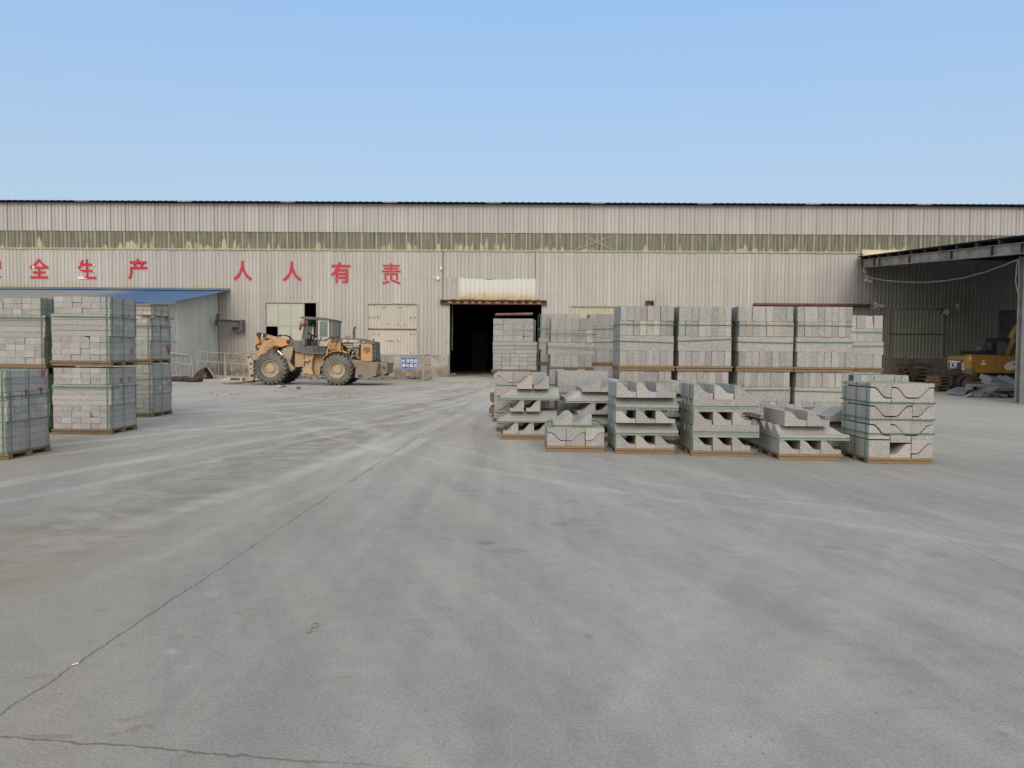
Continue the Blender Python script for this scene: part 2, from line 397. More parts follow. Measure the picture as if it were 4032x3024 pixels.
M['exhaust'] = painted('rust_brown_pipe', (.16, .085, .06), (.08, .05, .04), .7, 4.0, .8)
M['chrome'] = simple('bright_piston_rod', (.75, .76, .78), .2, 1.0, var=.05)
M['yellow'] = machine('yellow_excavator_paint', (.40, .205, .03), (.27, .165, .06), .55, (.20, .12, .05))
M['counter_brown'] = machine('muddy_brown_paint', (.19, .13, .085), (.13, .095, .07), .7)
M['cab_dark'] = machine('dark_cab_paint', (.03, .034, .04), (.06, .06, .06), .4)
M['white_text'] = simple('white_lettering', (.68, .66, .60), .6)
M['black_text'] = simple('black_outline', (.03, .028, .025), .6)
M['grey_text'] = simple('grey_lettering', (.13, .145, .155), .7)
M['red_plastic'] = simple('red_plastic', (.42, .02, .03), .5)
def glass(name, tint, alpha):
    n = N(name); n.out(tint, .06, 0, .5); n.b.inputs['Alpha'].default_value = alpha
    return n.m
M['glass'] = glass('dusty_cab_glass', (.16, .235, .215), .55)
M['slab'] = granite('slab_grey', (.25, .258, .272), (.165, .172, .182), .1)
# ------------------------------------------------------------------ yard
def circle3(a, b, c):
    (ax, ay), (bx, by), (cx, cy) = a, b, c
    d = 2*(ax*(by-cy) + bx*(cy-ay) + cx*(ay-by))
    ux = ((ax*ax+ay*ay)*(by-cy) + (bx*bx+by*by)*(cy-ay) + (cx*cx+cy*cy)*(ay-by))/d
    uy = ((ax*ax+ay*ay)*(cx-bx) + (bx*bx+by*by)*(ax-cx) + (cx*cx+cy*cy)*(bx-ax))/d
    return ux, uy, math.hypot(ax-ux, ay-uy)
def yard_mat():
    n = N('concrete_yard'); s = n.sep(); x, y = s[0], s[1]; v = n.co
    A, B = (.308, .301, .272), (.230, .226, .207)
    big = n.noise(.16, 5, .6, v); mid = n.noise(.75, 5, .62, v)
    ang = math.atan2(-3.2, 45.0)
    stv = n.mapped((1, 1, 1), rot=(0, 0, R(-24)))
    st1 = n.noise(1.0, 6, .62, n.mapped((1.9, .07, 1), v=stv)); st2 = n.noise(1.0, 5, .62, n.mapped((2.6, .12, 1), rot=(0, 0, R(-4))))
    st3 = n.noise(1.0, 5, .6, n.mapped((.16, 1.7, 1), rot=(0, 0, R(5))))
    k = n.math('ADD', n.math('MULTIPLY', big, .35), n.math('ADD', n.math('MULTIPLY', st1, .40), n.math('MULTIPLY', st2, .25)))
    c = n.mix(n.step(k, .40, .60), B, A)
    # worn, dusty lane towards the gate
    lane = n.math('ABSOLUTE', n.math('ADD', x, n.math('MULTIPLY_ADD', y, .02, 1.6)))
    far = n.step(y, 8, 26)  # far ground painted paler and warmer, as if in more sun
    c = n.mix(n.math('MULTIPLY', far, .6), c, (.405, .385, .34))
    c = n.mix(n.math('MULTIPLY', n.math('MULTIPLY', n.step(lane, 3.2, .4), n.step(y, 6, 14)), n.math('MULTIPLY', n.step(st2, .36, .60), .6)), c, (.42, .398, .355))
    # brown mud pressed into the left lane
    mud = n.math('MULTIPLY', n.step(n.math('ADD', n.noise(.33, 5, .65, n.mapped((1, .35, 1), rot=(0, 0, R(-10)))), n.math('MULTIPLY', st1, .35)), .60, .82),
                 n.step(x, .6, -2.2))
    c = n.mix(n.math('MULTIPLY', mud, .8), c, (.255, .235, .190))
    fl = n.math('MULTIPLY', n.step(n.noise(4.2, 5, .7, n.mapped((.55, 1.0, 1))), .60, .67), n.step(x, 1.2, -1.5))
    c = n.mix(n.math('MULTIPLY', fl, n.math('MULTIPLY', n.step(mid, .36, .56), .8)), c, (.225, .19, .15))
    a_, b_ = G(0, 2187), G(920, 1864); L_ = math.hypot(b_.x-a_.x, b_.y-a_.y); nx_, ny_ = -(b_.y-a_.y)/L_, (b_.x-a_.x)/L_
    e_ = n.math('ABSOLUTE', n.math('ADD', n.math('MULTIPLY_ADD', x, nx_, n.math('MULTIPLY_ADD', y, ny_, -(nx_*a_.x + ny_*a_.y))), n.math('MULTIPLY', n.math('SUBTRACT', mid, .5), 1.6)))
    c = n.mix(n.math('MULTIPLY', n.math('MULTIPLY', n.step(e_, 1.25, .2), n.step(n.noise(2.6, 5, .7, n.mapped((.6, 1, 1))), .38, .62)), .85), c, (.205, .184, .142))
    cool = n.step(n.noise(1.0, 4, .6, n.mapped((.42, .10, 1), rot=(0, 0, R(-22)), loc=(3, 8, 0))), .50, .64)
    c = n.mix(n.math('MULTIPLY', n.math('MULTIPLY', cool, n.step(y, 14, 4)), .28), c, (.245, .25, .245))
    # turning tracks: dust scraped pale by tyres, a few dark rubber ones
    g = lambda a, b: tuple(G(a, b)[:2])
    tracks = [((-1.9, 44), (-3.4, 24), (-9.5, 9.0), .26, .40, 4, 46), ((-1.5, 44), (-2.9, 24), (-8.4, 8.4), .18, .34, 4, 46), ((-1.0, 45), (-2.2, 23), (-6.6, 7.5), .26, .42, 3, 46), ((-.7, 45), (-1.75, 23), (-5.6, 7.0), .16, .30, 3, 46),
              ((-.2, 45), (-1.0, 22), (-3.6, 6.0), .24, .36, 3, 46), ((.2, 45), (-.6, 22), (-2.8, 5.4), .15, .26, 3, 46), ((-2.6, 43), (-5.0, 26), (-12.5, 15), .26, .42, 8, 46), ((-2.2, 43), (-4.4, 25), (-11.2, 14), .18, .32, 8, 46), ((-1.3, 45), (-2.6, 23.5), (-7.4, 8), .12, -.22, 3, 46), ((-.5, 45), (-1.4, 22.5), (-4.5, 6.4), .12, -.2, 3, 46),
              ((-1.0, 46), (-.9, 24), (.6, 9), .45, .25, 7, 46), ((.9, 45), (.5, 26), (2.6, 10), .40, .16, 8, 46),
              (g(1240, 1700), g(1600, 1790), g(2640, 1968), .16, .22, 5, 20), (g(1420, 1660), g(1750, 1760), g(2900, 1950), .12, .17, 5, 20),
              (g(1010, 1620), g(1250, 1640), g(1480, 1740), .30, .36, 8, 30), (g(760, 1600), g(1100, 1590), g(1500, 1670), .32, .30, 8, 30),
              (g(1150, 1560), g(1500, 1580), g(1850, 1500), .35, .30, 12, 46), (g(900, 1555), g(1350, 1560), g(1800, 1496), .5, .26, 12, 46),
              (g(2500, 2990), g(3000, 2500), g(3240, 2250), .10, -.16, 2, 7), (g(3300, 2960), g(3700, 2500), g(3860, 2250), .10, -.14, 2, 7),
              (g(2300, 3000), g(2620, 2560), g(2900, 2200), .16, .10, 2, 9), (g(2900, 3000), g(3250, 2600), g(3560, 2230), .18, .10, 2, 9)]
    wob = n.math('MULTIPLY', n.math('SUBTRACT', n.noise(.5, 3, .5, v), .5), .5)
    for (a, b, d, w, stg, y0, y1) in tracks:
        cx, cy, r = circle3(a, b, d)
        dist = n.n('ShaderNodeVectorMath', operation='DISTANCE'); n.put(dist.inputs[0], n.comb(x, y, 0.0)); dist.inputs[1].default_value = (cx, cy, 0)
        e = n.math('ABSOLUTE', n.math('ADD', n.math('SUBTRACT', dist.outputs['Value'], r), wob))
        m = n.math('MULTIPLY', n.step(e, w, w*.25), n.math('MULTIPLY', n.step(y, y0, y0 + (y1-y0)*.2), n.step(y, y1 + 2, y1 - 4)))
        m = n.math('MULTIPLY', m, n.math('MULTIPLY', n.math('MULTIPLY_ADD', n.step(mid, .34, .58), .6, .4), abs(stg)*1.02))
        c = n.mix(m, c, (.49, .463, .415) if stg > 0 else (.20, .187, .17))
    # tread prints across the right half: short cross bars in wide bands
    tr = n.math('MULTIPLY', n.step(n.noise(1.0, 3, .5, n.mapped((2.2, 17, 1), rot=(0, 0, R(-12)))), .55, .68),
                n.step(n.noise(1.0, 3, .5, n.mapped((.85, .07, 1), rot=(0, 0, R(-14)), loc=(2, 0, 0))), .50, .60))
    c = n.mix(n.math('MULTIPLY', n.math('MULTIPLY', tr, n.step(x, -.8, .8)), .42), c, (.225, .215, .20))
    pale = n.step(n.noise(1.0, 5, .6, n.mapped((1.3, .16, 1), rot=(0, 0, R(-20)), loc=(7, 3, 0))), .50, .70)
    c = n.mix(n.math('MULTIPLY', pale, .28), c, (.365, .36, .33))
    c = n.mix(n.math('MULTIPLY', n.step(st3, .53, .70), .32), c, (.29, .27, .24))
    # single oily stains and scuffs
    for (px, py, rx, ry, stg, col) in [(1912, 2138, 40, 11, .55, (.14, .14, .145)), (2010, 2170, 90, 13, .34, (.17, .17, .175)), (2200, 2062, 48, 10, .42, (.14, .14, .145)),
                                       (2285, 2048, 60, 10, .30, (.16, .16, .165)), (3280, 2155, 40, 10, .36, (.16, .155, .15)), (2520, 1990, 60, 10, .28, (.17, .17, .175)),
                                       (672, 2568, 38, 16, .28, (.42, .415, .40)), (480, 2538, 28, 10, .35, (.17, .175, .18)), (2320, 2505, 26, 12, .40, (.18, .155, .13)),
                                       (835, 2338, 34, 16, .16, (.45, .44, .43)), (3950, 2890, 20, 14, .45, (.15, .14, .13)), (2250, 1975, 40, 8, .3, (.17, .17, .175)),
                                       (3690, 2185, 60, 10, .3, (.18, .175, .165)), (3000, 2545, 26, 8, .2, (.45, .44, .43)), (180, 2900, 110, 12, .5, (.17, .15, .125))]:
        p = G(px, py); a = G(px+rx, py).x - p.x; b = G(px, py-ry).y - p.y
        dx = n.math('DIVIDE', n.math('SUBTRACT', x, p.x), a); dy = n.math('DIVIDE', n.math('SUBTRACT', y, p.y), b)
        q = n.math('ADD', n.math('MULTIPLY', dx, dx), n.math('MULTIPLY', dy, dy))
        q = n.math('ADD', q, n.math('MULTIPLY', n.math('SUBTRACT', n.noise(9, 4, .7, v), .5), 2.6))
        c = n.mix(n.math('MULTIPLY', n.step(q, 1.1, .35), stg), c, col)
    yd = n.math('MULTIPLY', n.step(x, 18.5, 21), n.step(y, 27, 32))          # oily earth floor under the canopy, set dark to deepen the shade there
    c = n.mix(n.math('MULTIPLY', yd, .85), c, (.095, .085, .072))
    # slab joints with broken, dirty edges
    hgt = n.noise(38, 3, .65, v)
    jn = n.noise(2.2, 5, .72, v); jf = n.noise(14, 3, .7, v)
    jw = n.math('ADD', n.math('MULTIPLY', n.math('SUBTRACT', jn, .5), .10), n.math('MULTIPLY', n.math('SUBTRACT', jf, .5), .035))
    deep = None
    for (a, b, w, stg) in [(g(0, 2816), g(1586, 1759), .0065, .7), (g(3627, 2078), g(4032, 2262), .006, .5), (g(0, 1886), g(4032, 1992), .007, .45),
                           (g(0, 2898), g(1276, 3000), .006, .7), ((-8.2, 10), (-7.9, 16), .012, .5), ((-12, 15.6), (8, 14.9), .014, .4), ((-12, 22), (8, 21.5), .02, .4)]:
        L = math.hypot(b[0]-a[0], b[1]-a[1]); nx, ny = -(b[1]-a[1])/L, (b[0]-a[0])/L; o = -(nx*a[0] + ny*a[1])
        e = n.math('ABSOLUTE', n.math('ADD', n.math('MULTIPLY_ADD', x, nx, n.math('MULTIPLY_ADD', y, ny, o)), jw))
        core = n.math('MULTIPLY', n.step(e, w*1.5, w*.5), n.math('MULTIPLY', n.step(n.noise(.8, 3, .6, v), .30, .50), stg))
        side = n.math('MULTIPLY', n.step(e, w*10, w*1.5), n.math('MULTIPLY', n.step(jn, .48, .66), stg*.65))
        c = n.mix(side, c, (.225, .19, .152)); c = n.mix(core, c, (.12, .10, .08))
        deep = core if deep is None else n.math('MAXIMUM', deep, core)
    # fine grit
    c = n.scale(c, n.math('MULTIPLY', lerp_r(n, n.step(n.noise(62, 3, .75, v), .34, .66), .87, 1.13), lerp_r(n, n.noise(6, 5, .7, v), .82, 1.18)))
    c = n.mix(n.math('MULTIPLY', n.step(n.noise(31, 2, .5, v), .72, .76), .22), c, (.13, .12, .11))
    c = n.mix(n.math('MULTIPLY', n.step(n.noise(37, 2, .5, n.mapped(loc=(4, 4, 0))), .72, .76), .25), c, (.43, .40, .365))
    n.bump(n.math('SUBTRACT', n.math('ADD', n.math('MULTIPLY', hgt, .5), n.math('MULTIPLY', jf, .4)), n.math('MULTIPLY', deep, 3.0)), .35, .006)
    return n.out(c, .92, 0, .2)
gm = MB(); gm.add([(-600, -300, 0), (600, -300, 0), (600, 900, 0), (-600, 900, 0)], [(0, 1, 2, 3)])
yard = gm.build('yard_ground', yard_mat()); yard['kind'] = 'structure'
# ------------------------------------------------------------------ factory building
def corr(mb, s0, s1, place, zr, holes=(), pitch=.24, rib=.055, depth=.03, phase=0.0, solid=False):
    """ribbed sheet along s; place(s, d, z) -> point, d grows outward; holes are (s0, s1, z0, z1)"""
    brk = []; k = math.floor((s0 - phase)/pitch)
    def prof(s):
        q = (s - phase) % pitch; a = pitch - rib; e = rib*.28
        if q < a: return 0.0
        q -= a
        return depth*min(1.0, q/e, (rib - q)/e)
    while phase + k*pitch < s1 + pitch:
        b = phase + k*pitch
        for q in (0, pitch-rib, pitch-rib+rib*.28, pitch-rib*.28):
            if s0 < b+q < s1: brk.append(b+q)
        k += 1
    brk += [s0, s1] + [h for q in holes for h in q[:2] if s0 < h < s1]
    brk = sorted(set(brk)); cl = [brk[0]]
    for b in brk[1:]:
        if b - cl[-1] > 1e-5: cl.append(b)
    for a, b in zip(cl, cl[1:]):
        m = (a+b)/2; za, zb = zr(a), zr(b); cuts = sorted((h[2], h[3]) for h in holes if h[0] < m < h[1])
        iv = []; cur = 0.0
        z0 = min(za[0], zb[0]); z1 = max(za[1], zb[1]); lo = None
        spans = []; last = None
        start = None
        cur = 'bottom'
        for (h0, h1) in cuts:
            if cur == 'bottom':
                if h0 > z0 + 1e-4: spans.append(((za[0], zb[0]), (h0, h0)))
            else: spans.append(((cur, cur), (h0, h0)))
            cur = h1
        if cur == 'bottom': spans.append(((za[0], zb[0]), (za[1], zb[1])))
        elif cur < z1 - 1e-4: spans.append(((cur, cur), (za[1], zb[1])))
        da, db = prof(a + 1e-6), prof(b - 1e-6)
        for (l, h) in spans:
            mb.add([place(a, da, l[0]), place(b, db, l[1]), place(b, db, h[1]), place(a, da, h[0])], [(0, 1, 2, 3)])
    return mb
UL, UR = -62.0, 66.0
Z_EAVE = W(2016, 806)[1]; Z_BT = W(2016, 918)[1]; Z_BB = W(2016, 988)[1]; Z_PL = 1.42
bld = thing('factory_building', 'long grey corrugated metal factory hall with red slogan characters and a dark open gateway', 'factory building', (0, WALL_Y, 0), WALL_ROT)
def rect(px0, py0, px1, py1):
    u0, z1 = W(px0, py0); u1, _ = W(px1, py0); _, z0 = W((px0+px1)/2, py1)
    return u0, u1, z0, z1
r_w1 = rect(1047, 1192, 1246, 1392); r_w2 = rect(1449, 1197, 1643, 1394)
r_w3 = rect(2251, 1207, 2500, 1400); r_w5 = rect(3505, 1219, 3712, 1418)
ud0 = W(1757, 1250)[0]; ud1 = W(2142, 1250)[0]; zd1 = W(1950, 1188)[1]
r_dr = (ud0, ud1, 0.0, zd1)
holes = [r_w1, r_w2, r_w3, r_w5, (ud0, ud1, -1, zd1), rect(1806, 1099, 2107, 1184)]
pl = lambda off: (lambda s, d, z: (s, -off - d, z))
m = MB(); corr(m, UL, UR, pl(0), lambda s: (Z_PL, Z_BB + .03), holes, phase=.07, rib=.065, depth=.042)
wall = m.build('wall_cladding', M['clad'], bld)
m = MB(); corr(m, UL, UR, pl(.05), lambda s: (Z_BT, Z_EAVE), (), pitch=.24, rib=.06, depth=.038)
for k in range(int((UR-UL)/.96)):                              # lapped sheet edges stand a little proud
    u = math.floor(UL/.96)*.96 + k*.96
    if UL < u < UR: m.box(u-.012, u+.012, -.105, -.05, Z_BT, Z_EAVE)
m.build('upper_cladding', M['clad_top'], bld)
m = MB(); corr(m, UL, UR, pl(.01), lambda s: (Z_BB, Z_BT + .02), (), pitch=.24, rib=.05, depth=.024)
m.build('skylight_strip', M['frp'], bld)
m = MB()
k = UL
while k < UR:                                                  # wavy lower edge of the plastic sheet
    w = random.uniform(.10, .22); d = random.uniform(.035, .075)
    m.box(k, k+w-.004, -.055-d*.3, -.012, Z_BB - d, Z_BB + .03); k += w
m.build('skylight_edge', M['frp'], bld)
m = MB()
a, b = W(2300, 928), W(2413, 985); c, d = W(2262, 984), W(2413, 929)
m.bar((a[0], -.045, a[1]), (b[0], -.045, b[1]), .012, .06); m.bar((c[0], -.047, c[1]), (d[0], -.047, d[1]), .012, .06)
m.build('cross_brace', painted('faded_brace', (.27, .26, .19), (.2, .19, .14), .5), bld)
# roof with a ribbed eave; pale ends where skylight sheets run through
ze = Z_EAVE
def eave(s0, s1, mb):
    k = s0
    while k < s1 - .01:
        w = min(.40, s1-k)
        mb.add([(k, -.42, ze+.01), (k+w, -.42, ze+.01), (k+w, -.42, ze+.068), (k+w*.80, -.42, ze+.068), (k+w*.72, -.42, ze+.092), (k+w*.30, -.42, ze+.092), (k+w*.22, -.42, ze+.068), (k, -.42, ze+.068)], [(0,1,2,3,4,5,6,7)])
        prof = [(0, .068), (.22, .068), (.30, .092), (.72, .092), (.80, .068), (1, .068)]
        for (p, q) in zip(prof, prof[1:]):
            mb.add([(k+w*p[0], -.42, ze+p[1]), (k+w*q[0], -.42, ze+q[1]), (k+w*q[0], 20, ze+2.0+q[1]), (k+w*p[0], 20, ze+2.0+p[1])], [(0,1,2,3)])
        k += w
    mb.add([(s0, -.42, ze+.01), (s1, -.42, ze+.01), (s1, -.03, ze+.05), (s0, -.03, ze+.05)], [(0,1,2,3)])
gaps = [W(p, 800)[0] for p in (-85, 335, 737, 1140, 1540, 1944, 2352, 2770, 3192, 3628, 4060)]
m, mp = MB(), MB(); cur = UL
for gq in gaps:
    eave(cur, gq-.45, m); eave(gq-.45, gq+.45, mp); cur = gq+.45
eave(cur, UR, m)
roof = m.build('roof', M['roof_dark'], bld); mp.build('roof_skylight', M['roof_pale'], roof)
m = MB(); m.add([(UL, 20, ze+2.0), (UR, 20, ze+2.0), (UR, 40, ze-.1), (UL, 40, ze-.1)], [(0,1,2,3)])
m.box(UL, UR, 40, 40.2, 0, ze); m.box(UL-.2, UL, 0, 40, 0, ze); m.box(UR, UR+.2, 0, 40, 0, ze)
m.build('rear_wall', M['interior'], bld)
m = MB(); m.box(UL, ud0-.02, -.13, .25, 0, Z_PL-.03); m.box(ud1+.02, UR, -.13, .25, 0, Z_PL-.03)
a = W(1735, 1400)[0]; m.box(a, ud0+.16, -.22, -.131, 0, Z_PL+.03)
m.build('plinth', M['plinth'], bld)
m = MB(); m.box(UL, ud0-.25, -.17, -.005, Z_PL-.028, Z_PL+.03); m.box(ud1+.05, UR, -.17, -.005, Z_PL-.028, Z_PL+.03)
m.build('sill_flashing', M['frame_white'], bld)
def frame_mb(r, w=.07, out=-.075, inn=.06, bottom=True):
    u0, u1, z0, z1 = r; q = MB()
    q.box(u0-w, u0, out, inn, z0, z1); q.box(u1, u1+w, out, inn, z0, z1); q.box(u0-w, u1+w, out-.01, inn, z1, z1+w)
    if bottom: q.box(u0-w, u1+w, out-.01, inn, z0-w*.8, z0)
    return q
# window with pale panels, two of them missing
u0, u1, z0, z1 = r_w1
w1 = frame_mb(r_w1, .10).build('window', M['frame_white'], bld)
us = [u0, W(1096, 1250)[0], W(1146, 1250)[0], W(1197, 1250)[0], u1]; zs = [z0, W(1146, 1283)[1], z1]
q = MB()
for x in us[1:4]: q.box(x-.035, x+.035, -.02, .02, z0, z1)
q.box(u0, us[3], -.026, .026, zs[1]-.05, zs[1]+.05)
q.box(W(1143, 1300)[0]-.03, W(1143, 1300)[0]+.03, -.035, -.021, z0, zs[1]-.05)
q.build('glazing_bar', M['frame_white'], w1)
for i in range(4):
    for j in range(2):
        if (i, j) in ((3, 1), (0, 0)): continue
        q = MB(); q.box(us[i]+.035, us[i+1]-.035, -.006, .006, zs[j]+.04, zs[j+1]-.04); q.build('window_panel', M['pane_pale'], w1)
def shutter(r, mat, rails, marks=(), fr='frame_white'):
    u0, u1, z0, z1 = r
    w = frame_mb(r, .09).build('shuttered_window', M[fr], bld)
    q = MB(); corr(q, u0, u1, pl(-.03), lambda s: (z0, z1), (), pitch=(u1-u0)/15, rib=.07, depth=.03, phase=u0); q.build('shutter', mat, w)
    q = MB()
    for t in rails: q.box(u0, u1, -.055, -.002, z0+(z1-z0)*t-.025, z0+(z1-z0)*t+.03)
    q.build('shutter_rail', M['rust'], w)
    if marks:
        q = MB()
        for (a, b, l) in marks: q.box(u0+(u1-u0)*a, u0+(u1-u0)*(a+l), -.0335, -.0305, z0+(z1-z0)*b, z0+(z1-z0)*b+.035)
        q.build('rust_stain', M['rust'], w)
    return w
mk = []
for (row, cols) in [(.93, (.28, .34, .62, .68)), (.73, (.02, .08, .13, .18, .86, .93)), (.59, (.28, .36, .42, .60, .73)), (.395, (.08, .14, .20, .86, .93)), (.26, (.34, .40, .46, .60)), (.035, (.86, .92))]:
    for cc in cols: mk.append((cc + random.uniform(-.01, .01), row + random.uniform(-.006, .006), random.choice((.018, .03, .045))))
shutter(r_w2, M['shutter'], (.50,), mk)
shutter(r_w3, M['shutter_yellow'], (.5,))
shutter(r_w5, M['shutter_green'], (.515,))
# gateway: jambs, rusty lintel beam, patched sheet above
u0, u1, z1 = ud0, ud1, zd1
gate = MB().box(u0, u0+.22, -.02, .35, 0.0, z1).box(u1-.16, u1, -.02, .35, 0.0, z1).build('gate_jamb', M['frame_white'], bld)
a, za = W(1734, 1198); b, zb = W(2153, 1184)
m = MB(); m.box(a, b, -.26, -.05, za, za+.05); m.box(a, b, -.26, -.05, zb-.05, zb+.01); m.box(a, b, -.10, -.06, za+.05, zb-.05)
k = a + .05
while k < b - .1: m.box(k, k+.03, -.25, -.10, za+.05, zb-.05); k += random.uniform(.28, .5)
k = a + .5
for _ in range(22): 
    x = random.uniform(a+.3, b-.3); m.cbox((x, -.16, zb+.015), (random.uniform(.1, .4), .1, .05), (0, random.uniform(-.2, .2), 0))
m.build('lintel_beam', M['rust'], bld)
m = MB()
k = a + .45
while k < b - .5:
    w = random.uniform(.16, .34); m.box(k, k+w, -.115, -.101, za+.07, zb-.08); k += w + random.uniform(.14, .35)
m.build('lintel_lump', painted('mortar_lump', (.44, .37, .27), (.2, .12, .07), .6, 4, .8), bld)
p0, p1, pz0, pz1 = rect(1806, 1097, 2107, 1184)
m = MB(); corr(m, p0-.02, p1+.02, pl(.012), lambda s: (pz0, pz1 + .05*math.sin(s*1.3) + .02*math.sin(s*5)), (), pitch=.3, rib=.05, depth=.03); m.build('patch_sheet', M['patch'], bld)
m = MB(); b0 = W(1745, 1094); b1 = W(1806, 1185)
corr(m, b0[0], b1[0], pl(.045), lambda s: (b1[1], b0[1]), (), pitch=.3, rib=.05, depth=.03); m.build('dented_sheet', M['frame_white'], bld)
# seam where newer sheets begin beside the gateway
m = MB(); x = W(1745, 1000)[0]; m.box(x-.02, x+.02, -.05, -.031, W(1745, 1185)[1], Z_BB-.05); x = W(2108, 1000)[0]; m.box(x-.015, x+.015, -.045, -.031, pz1, Z_BB-.05)
m.build('sheet_seam', M['wire_black'], bld)
# second gateway deep under the canopy, shut
rg = rect(3936, 1220, 4060, 1420)
shg = MB(); corr(shg, rg[0], rg[1], pl(.05), lambda s: (rg[2], rg[3]), (), pitch=.3, rib=.06, depth=.03); shg.build('steel_door', M['mach_grey'], bld)
# the red characters of the slogan
def character(ch, cx, cy, hpx, mat, sx=.92, bold=.020):
    u, z = W(cx, cy); h = hpx*WALL_Y/F_PX
    size = h/.93
    T = Matrix.Translation((u, -.042, z)) @ Matrix.Rotation(R(90), 4, 'X') @ Matrix.Diagonal((sx*1.02, 1.0, 1, 1))
    o = lettering('slogan_character', ch, size, mat, bld, T, .008, size*bold)
    xs = [q.co.x for q in o.data.vertices]; zs = [q.co.z for q in o.data.vertices]
    o.data.transform(Matrix.Translation((u - (min(xs)+max(xs))/2, 0, z - (min(zs)+max(zs))/2)))
    return o
character('安', -29, 1056, 78, M['red_peel_some'])
character('全', 155, 1057, 78, M['red_peel_some'])
character('生', 343, 1060, 78, M['red_peel_much'])
character('产', 543, 1060, 80, M['red_paint'])
character('人', 956, 1066, 76, M['red_peel_some'])
character('人', 1151, 1069, 76, M['red_peel_some'])
character('有', 1342, 1073, 80, M['red_peel_some'])
character('责', 1541, 1078, 82, M['red_peel_some'], bold=.006)
# things fixed to the wall, in world places
WM = Matrix.Translation((0, WALL_Y, 0)) @ Matrix.Rotation(WALL_ROT, 4, 'Z')
def wpt(px, py, v=0.0):
    u, z = W(px, py, v); return WM @ Vector((u, v, z))
def wall_box(name, px, py, w, h, d, mat, label, cat, rot=0.0, group=None, extra=None):
    c = wpt(px, py, -.05 - d/2); q = MB()
    q.cbox(c, (w, d, h), (0, rot, WALL_ROT), .015)
    q.cbox(c + Vector((0, d/2+.01, 0)), (w*.4, .06, h*.4), (0, rot, WALL_ROT))
    if extra: extra(q, c)
    return single(name, q, mat, label, cat, c, group)
wall_box('junction_box', 1737, 1056, .12, .22, .12, M['white_plastic'], 'small white box high on the grey wall up and left of the white patch sheet', 'junction box')
wall_box('wall_lamp', 1724, 1095, .17, .22, .14, M['white_plastic'], 'tilted small white lamp on the grey wall under the small white box', 'wall lamp', -.5,
         extra=lambda q, c: q.cbox(c + Vector((-.26, .05, .06)), (.14, .04, .05), (0, .7, 0)))
wall_box('speaker_box', 3772, 1206, .16, .30, .14, M['white_plastic'], 'white box on the dark wall under the canopy above the excavator', 'wall box')
def camera_thing(px, py, label, rot, rz):
    c = wpt(px, py, -.35); t = thing('security_camera', label, 'security camera', c, 0, 'cameras on the factory wall')
    q = MB(); q.cbox((0, 0, 0), (.36, .13, .13), (0, rot, rz), .02); q.cbox((.02, 0, .075), (.42, .16, .02), (0, rot, rz)); q.build('camera_housing', M['white_plastic'], t)
    q = MB(); q.tube([(0, .02, -.05), (0, .12, -.13), (0, .30, -.13)], .035, 8); q.cbox((0, .30, -.13), (.14, .05, .16)); q.build('bracket', M['white_plastic'], t)
    q = MB(); q.cbox((.17*math.cos(rot), -.01, -.17*math.sin(rot)), (.06, .10, .10), (0, rot, rz)); q.build('lens', M['wire_black'], t)
camera_thing(3452, 1203, 'left white security camera of the pair beside the rusty beam, tilted steeply', .7, .3)
camera_thing(3471, 1205, 'right white security camera of the pair beside the rusty beam, nearly level', .25, -.2)
c = wpt(3727, 1229, -.45); t = thing('flood_lamp', 'dark flood lamp with pale face at the top corner of the green shuttered window', 'flood lamp', c)
q = MB(); q.cbox((0, 0, 0), (.34, .12, .34), (.2, .6, 0), .02); q.build('lamp_face', M['white_plastic'], t)
q = MB(); q.cbox((0, .09, .02), (.40, .10, .40), (.2, .6, 0), .02); q.tube([(-.05, .1, .1), (-.25, .3, .22), (-.6, .42, .22)], .03, 6); q.build('housing', M['cab_dark'], t)
c = wpt(2558, 1196, -.25); q = MB()
for (dx, dz, w, h) in ((-.21, 0, .05, .30), (.21, 0, .05, .30), (0, .16, .47, .05), (0, -.16, .47, .05)): q.cbox(c + Vector((dx, 0, dz)), (w, .4, h))
single('steel_frame_bracket', q, M['rust'], 'small square rusty steel frame on the wall above the tall stone stacks', 'bracket', c)
a, b = wpt(2968, 1198, -.35), wpt(3424, 1203, -.35); q = MB()
mid = (a+b)/2; L = (b-a).length
q.cbox(mid + Vector((0, 0, .06)), (L, .5, .04), (0, 0, WALL_ROT)); q.cbox(mid + Vector((0, -.24, 0)), (L, .03, .13), (0, 0, WALL_ROT)); q.cbox(mid + Vector((0, .1, -.05)), (L, .06, .12), (0, 0, WALL_ROT))
for k in range(7): q.cbox(a.lerp(b, (k+.5)/7) + Vector((0, .0, -.0)), (.03, .48, .10), (0, 0, WALL_ROT))
single('steel_channel', q, M['rust_beam'], 'long rust brown steel channel fixed along the wall above the tall stone stacks', 'steel beam', mid)
# hanging rope inside the gateway and a dim slab of stone standing in there
c = wpt(1781, 1200, 1.2); q = MB(); q.tube([wpt(1782, 1185, 1.2), wpt(1781, 1290, 1.2), wpt(1780, 1380, 1.2)], .035, 6)
single('hanging_rope', q, M['cable_pale'], 'pale rope hanging down in the left half of the dark gateway', 'rope', c)
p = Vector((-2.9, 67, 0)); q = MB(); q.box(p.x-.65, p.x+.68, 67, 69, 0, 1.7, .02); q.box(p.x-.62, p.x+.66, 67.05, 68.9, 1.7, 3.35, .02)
single('stone_block', q, M['interior'], 'tall grey stone block standing in the darkness inside the gateway', 'stone block', p)  # near-black colour puts the gateway's darkness into the stone

# ------------------------------------------------------------------ lean-to shed on the left
su1 = W(862, 1190)[0]; zb = W(880, 1146)[1]; zf = 4.28; sv = -7.2
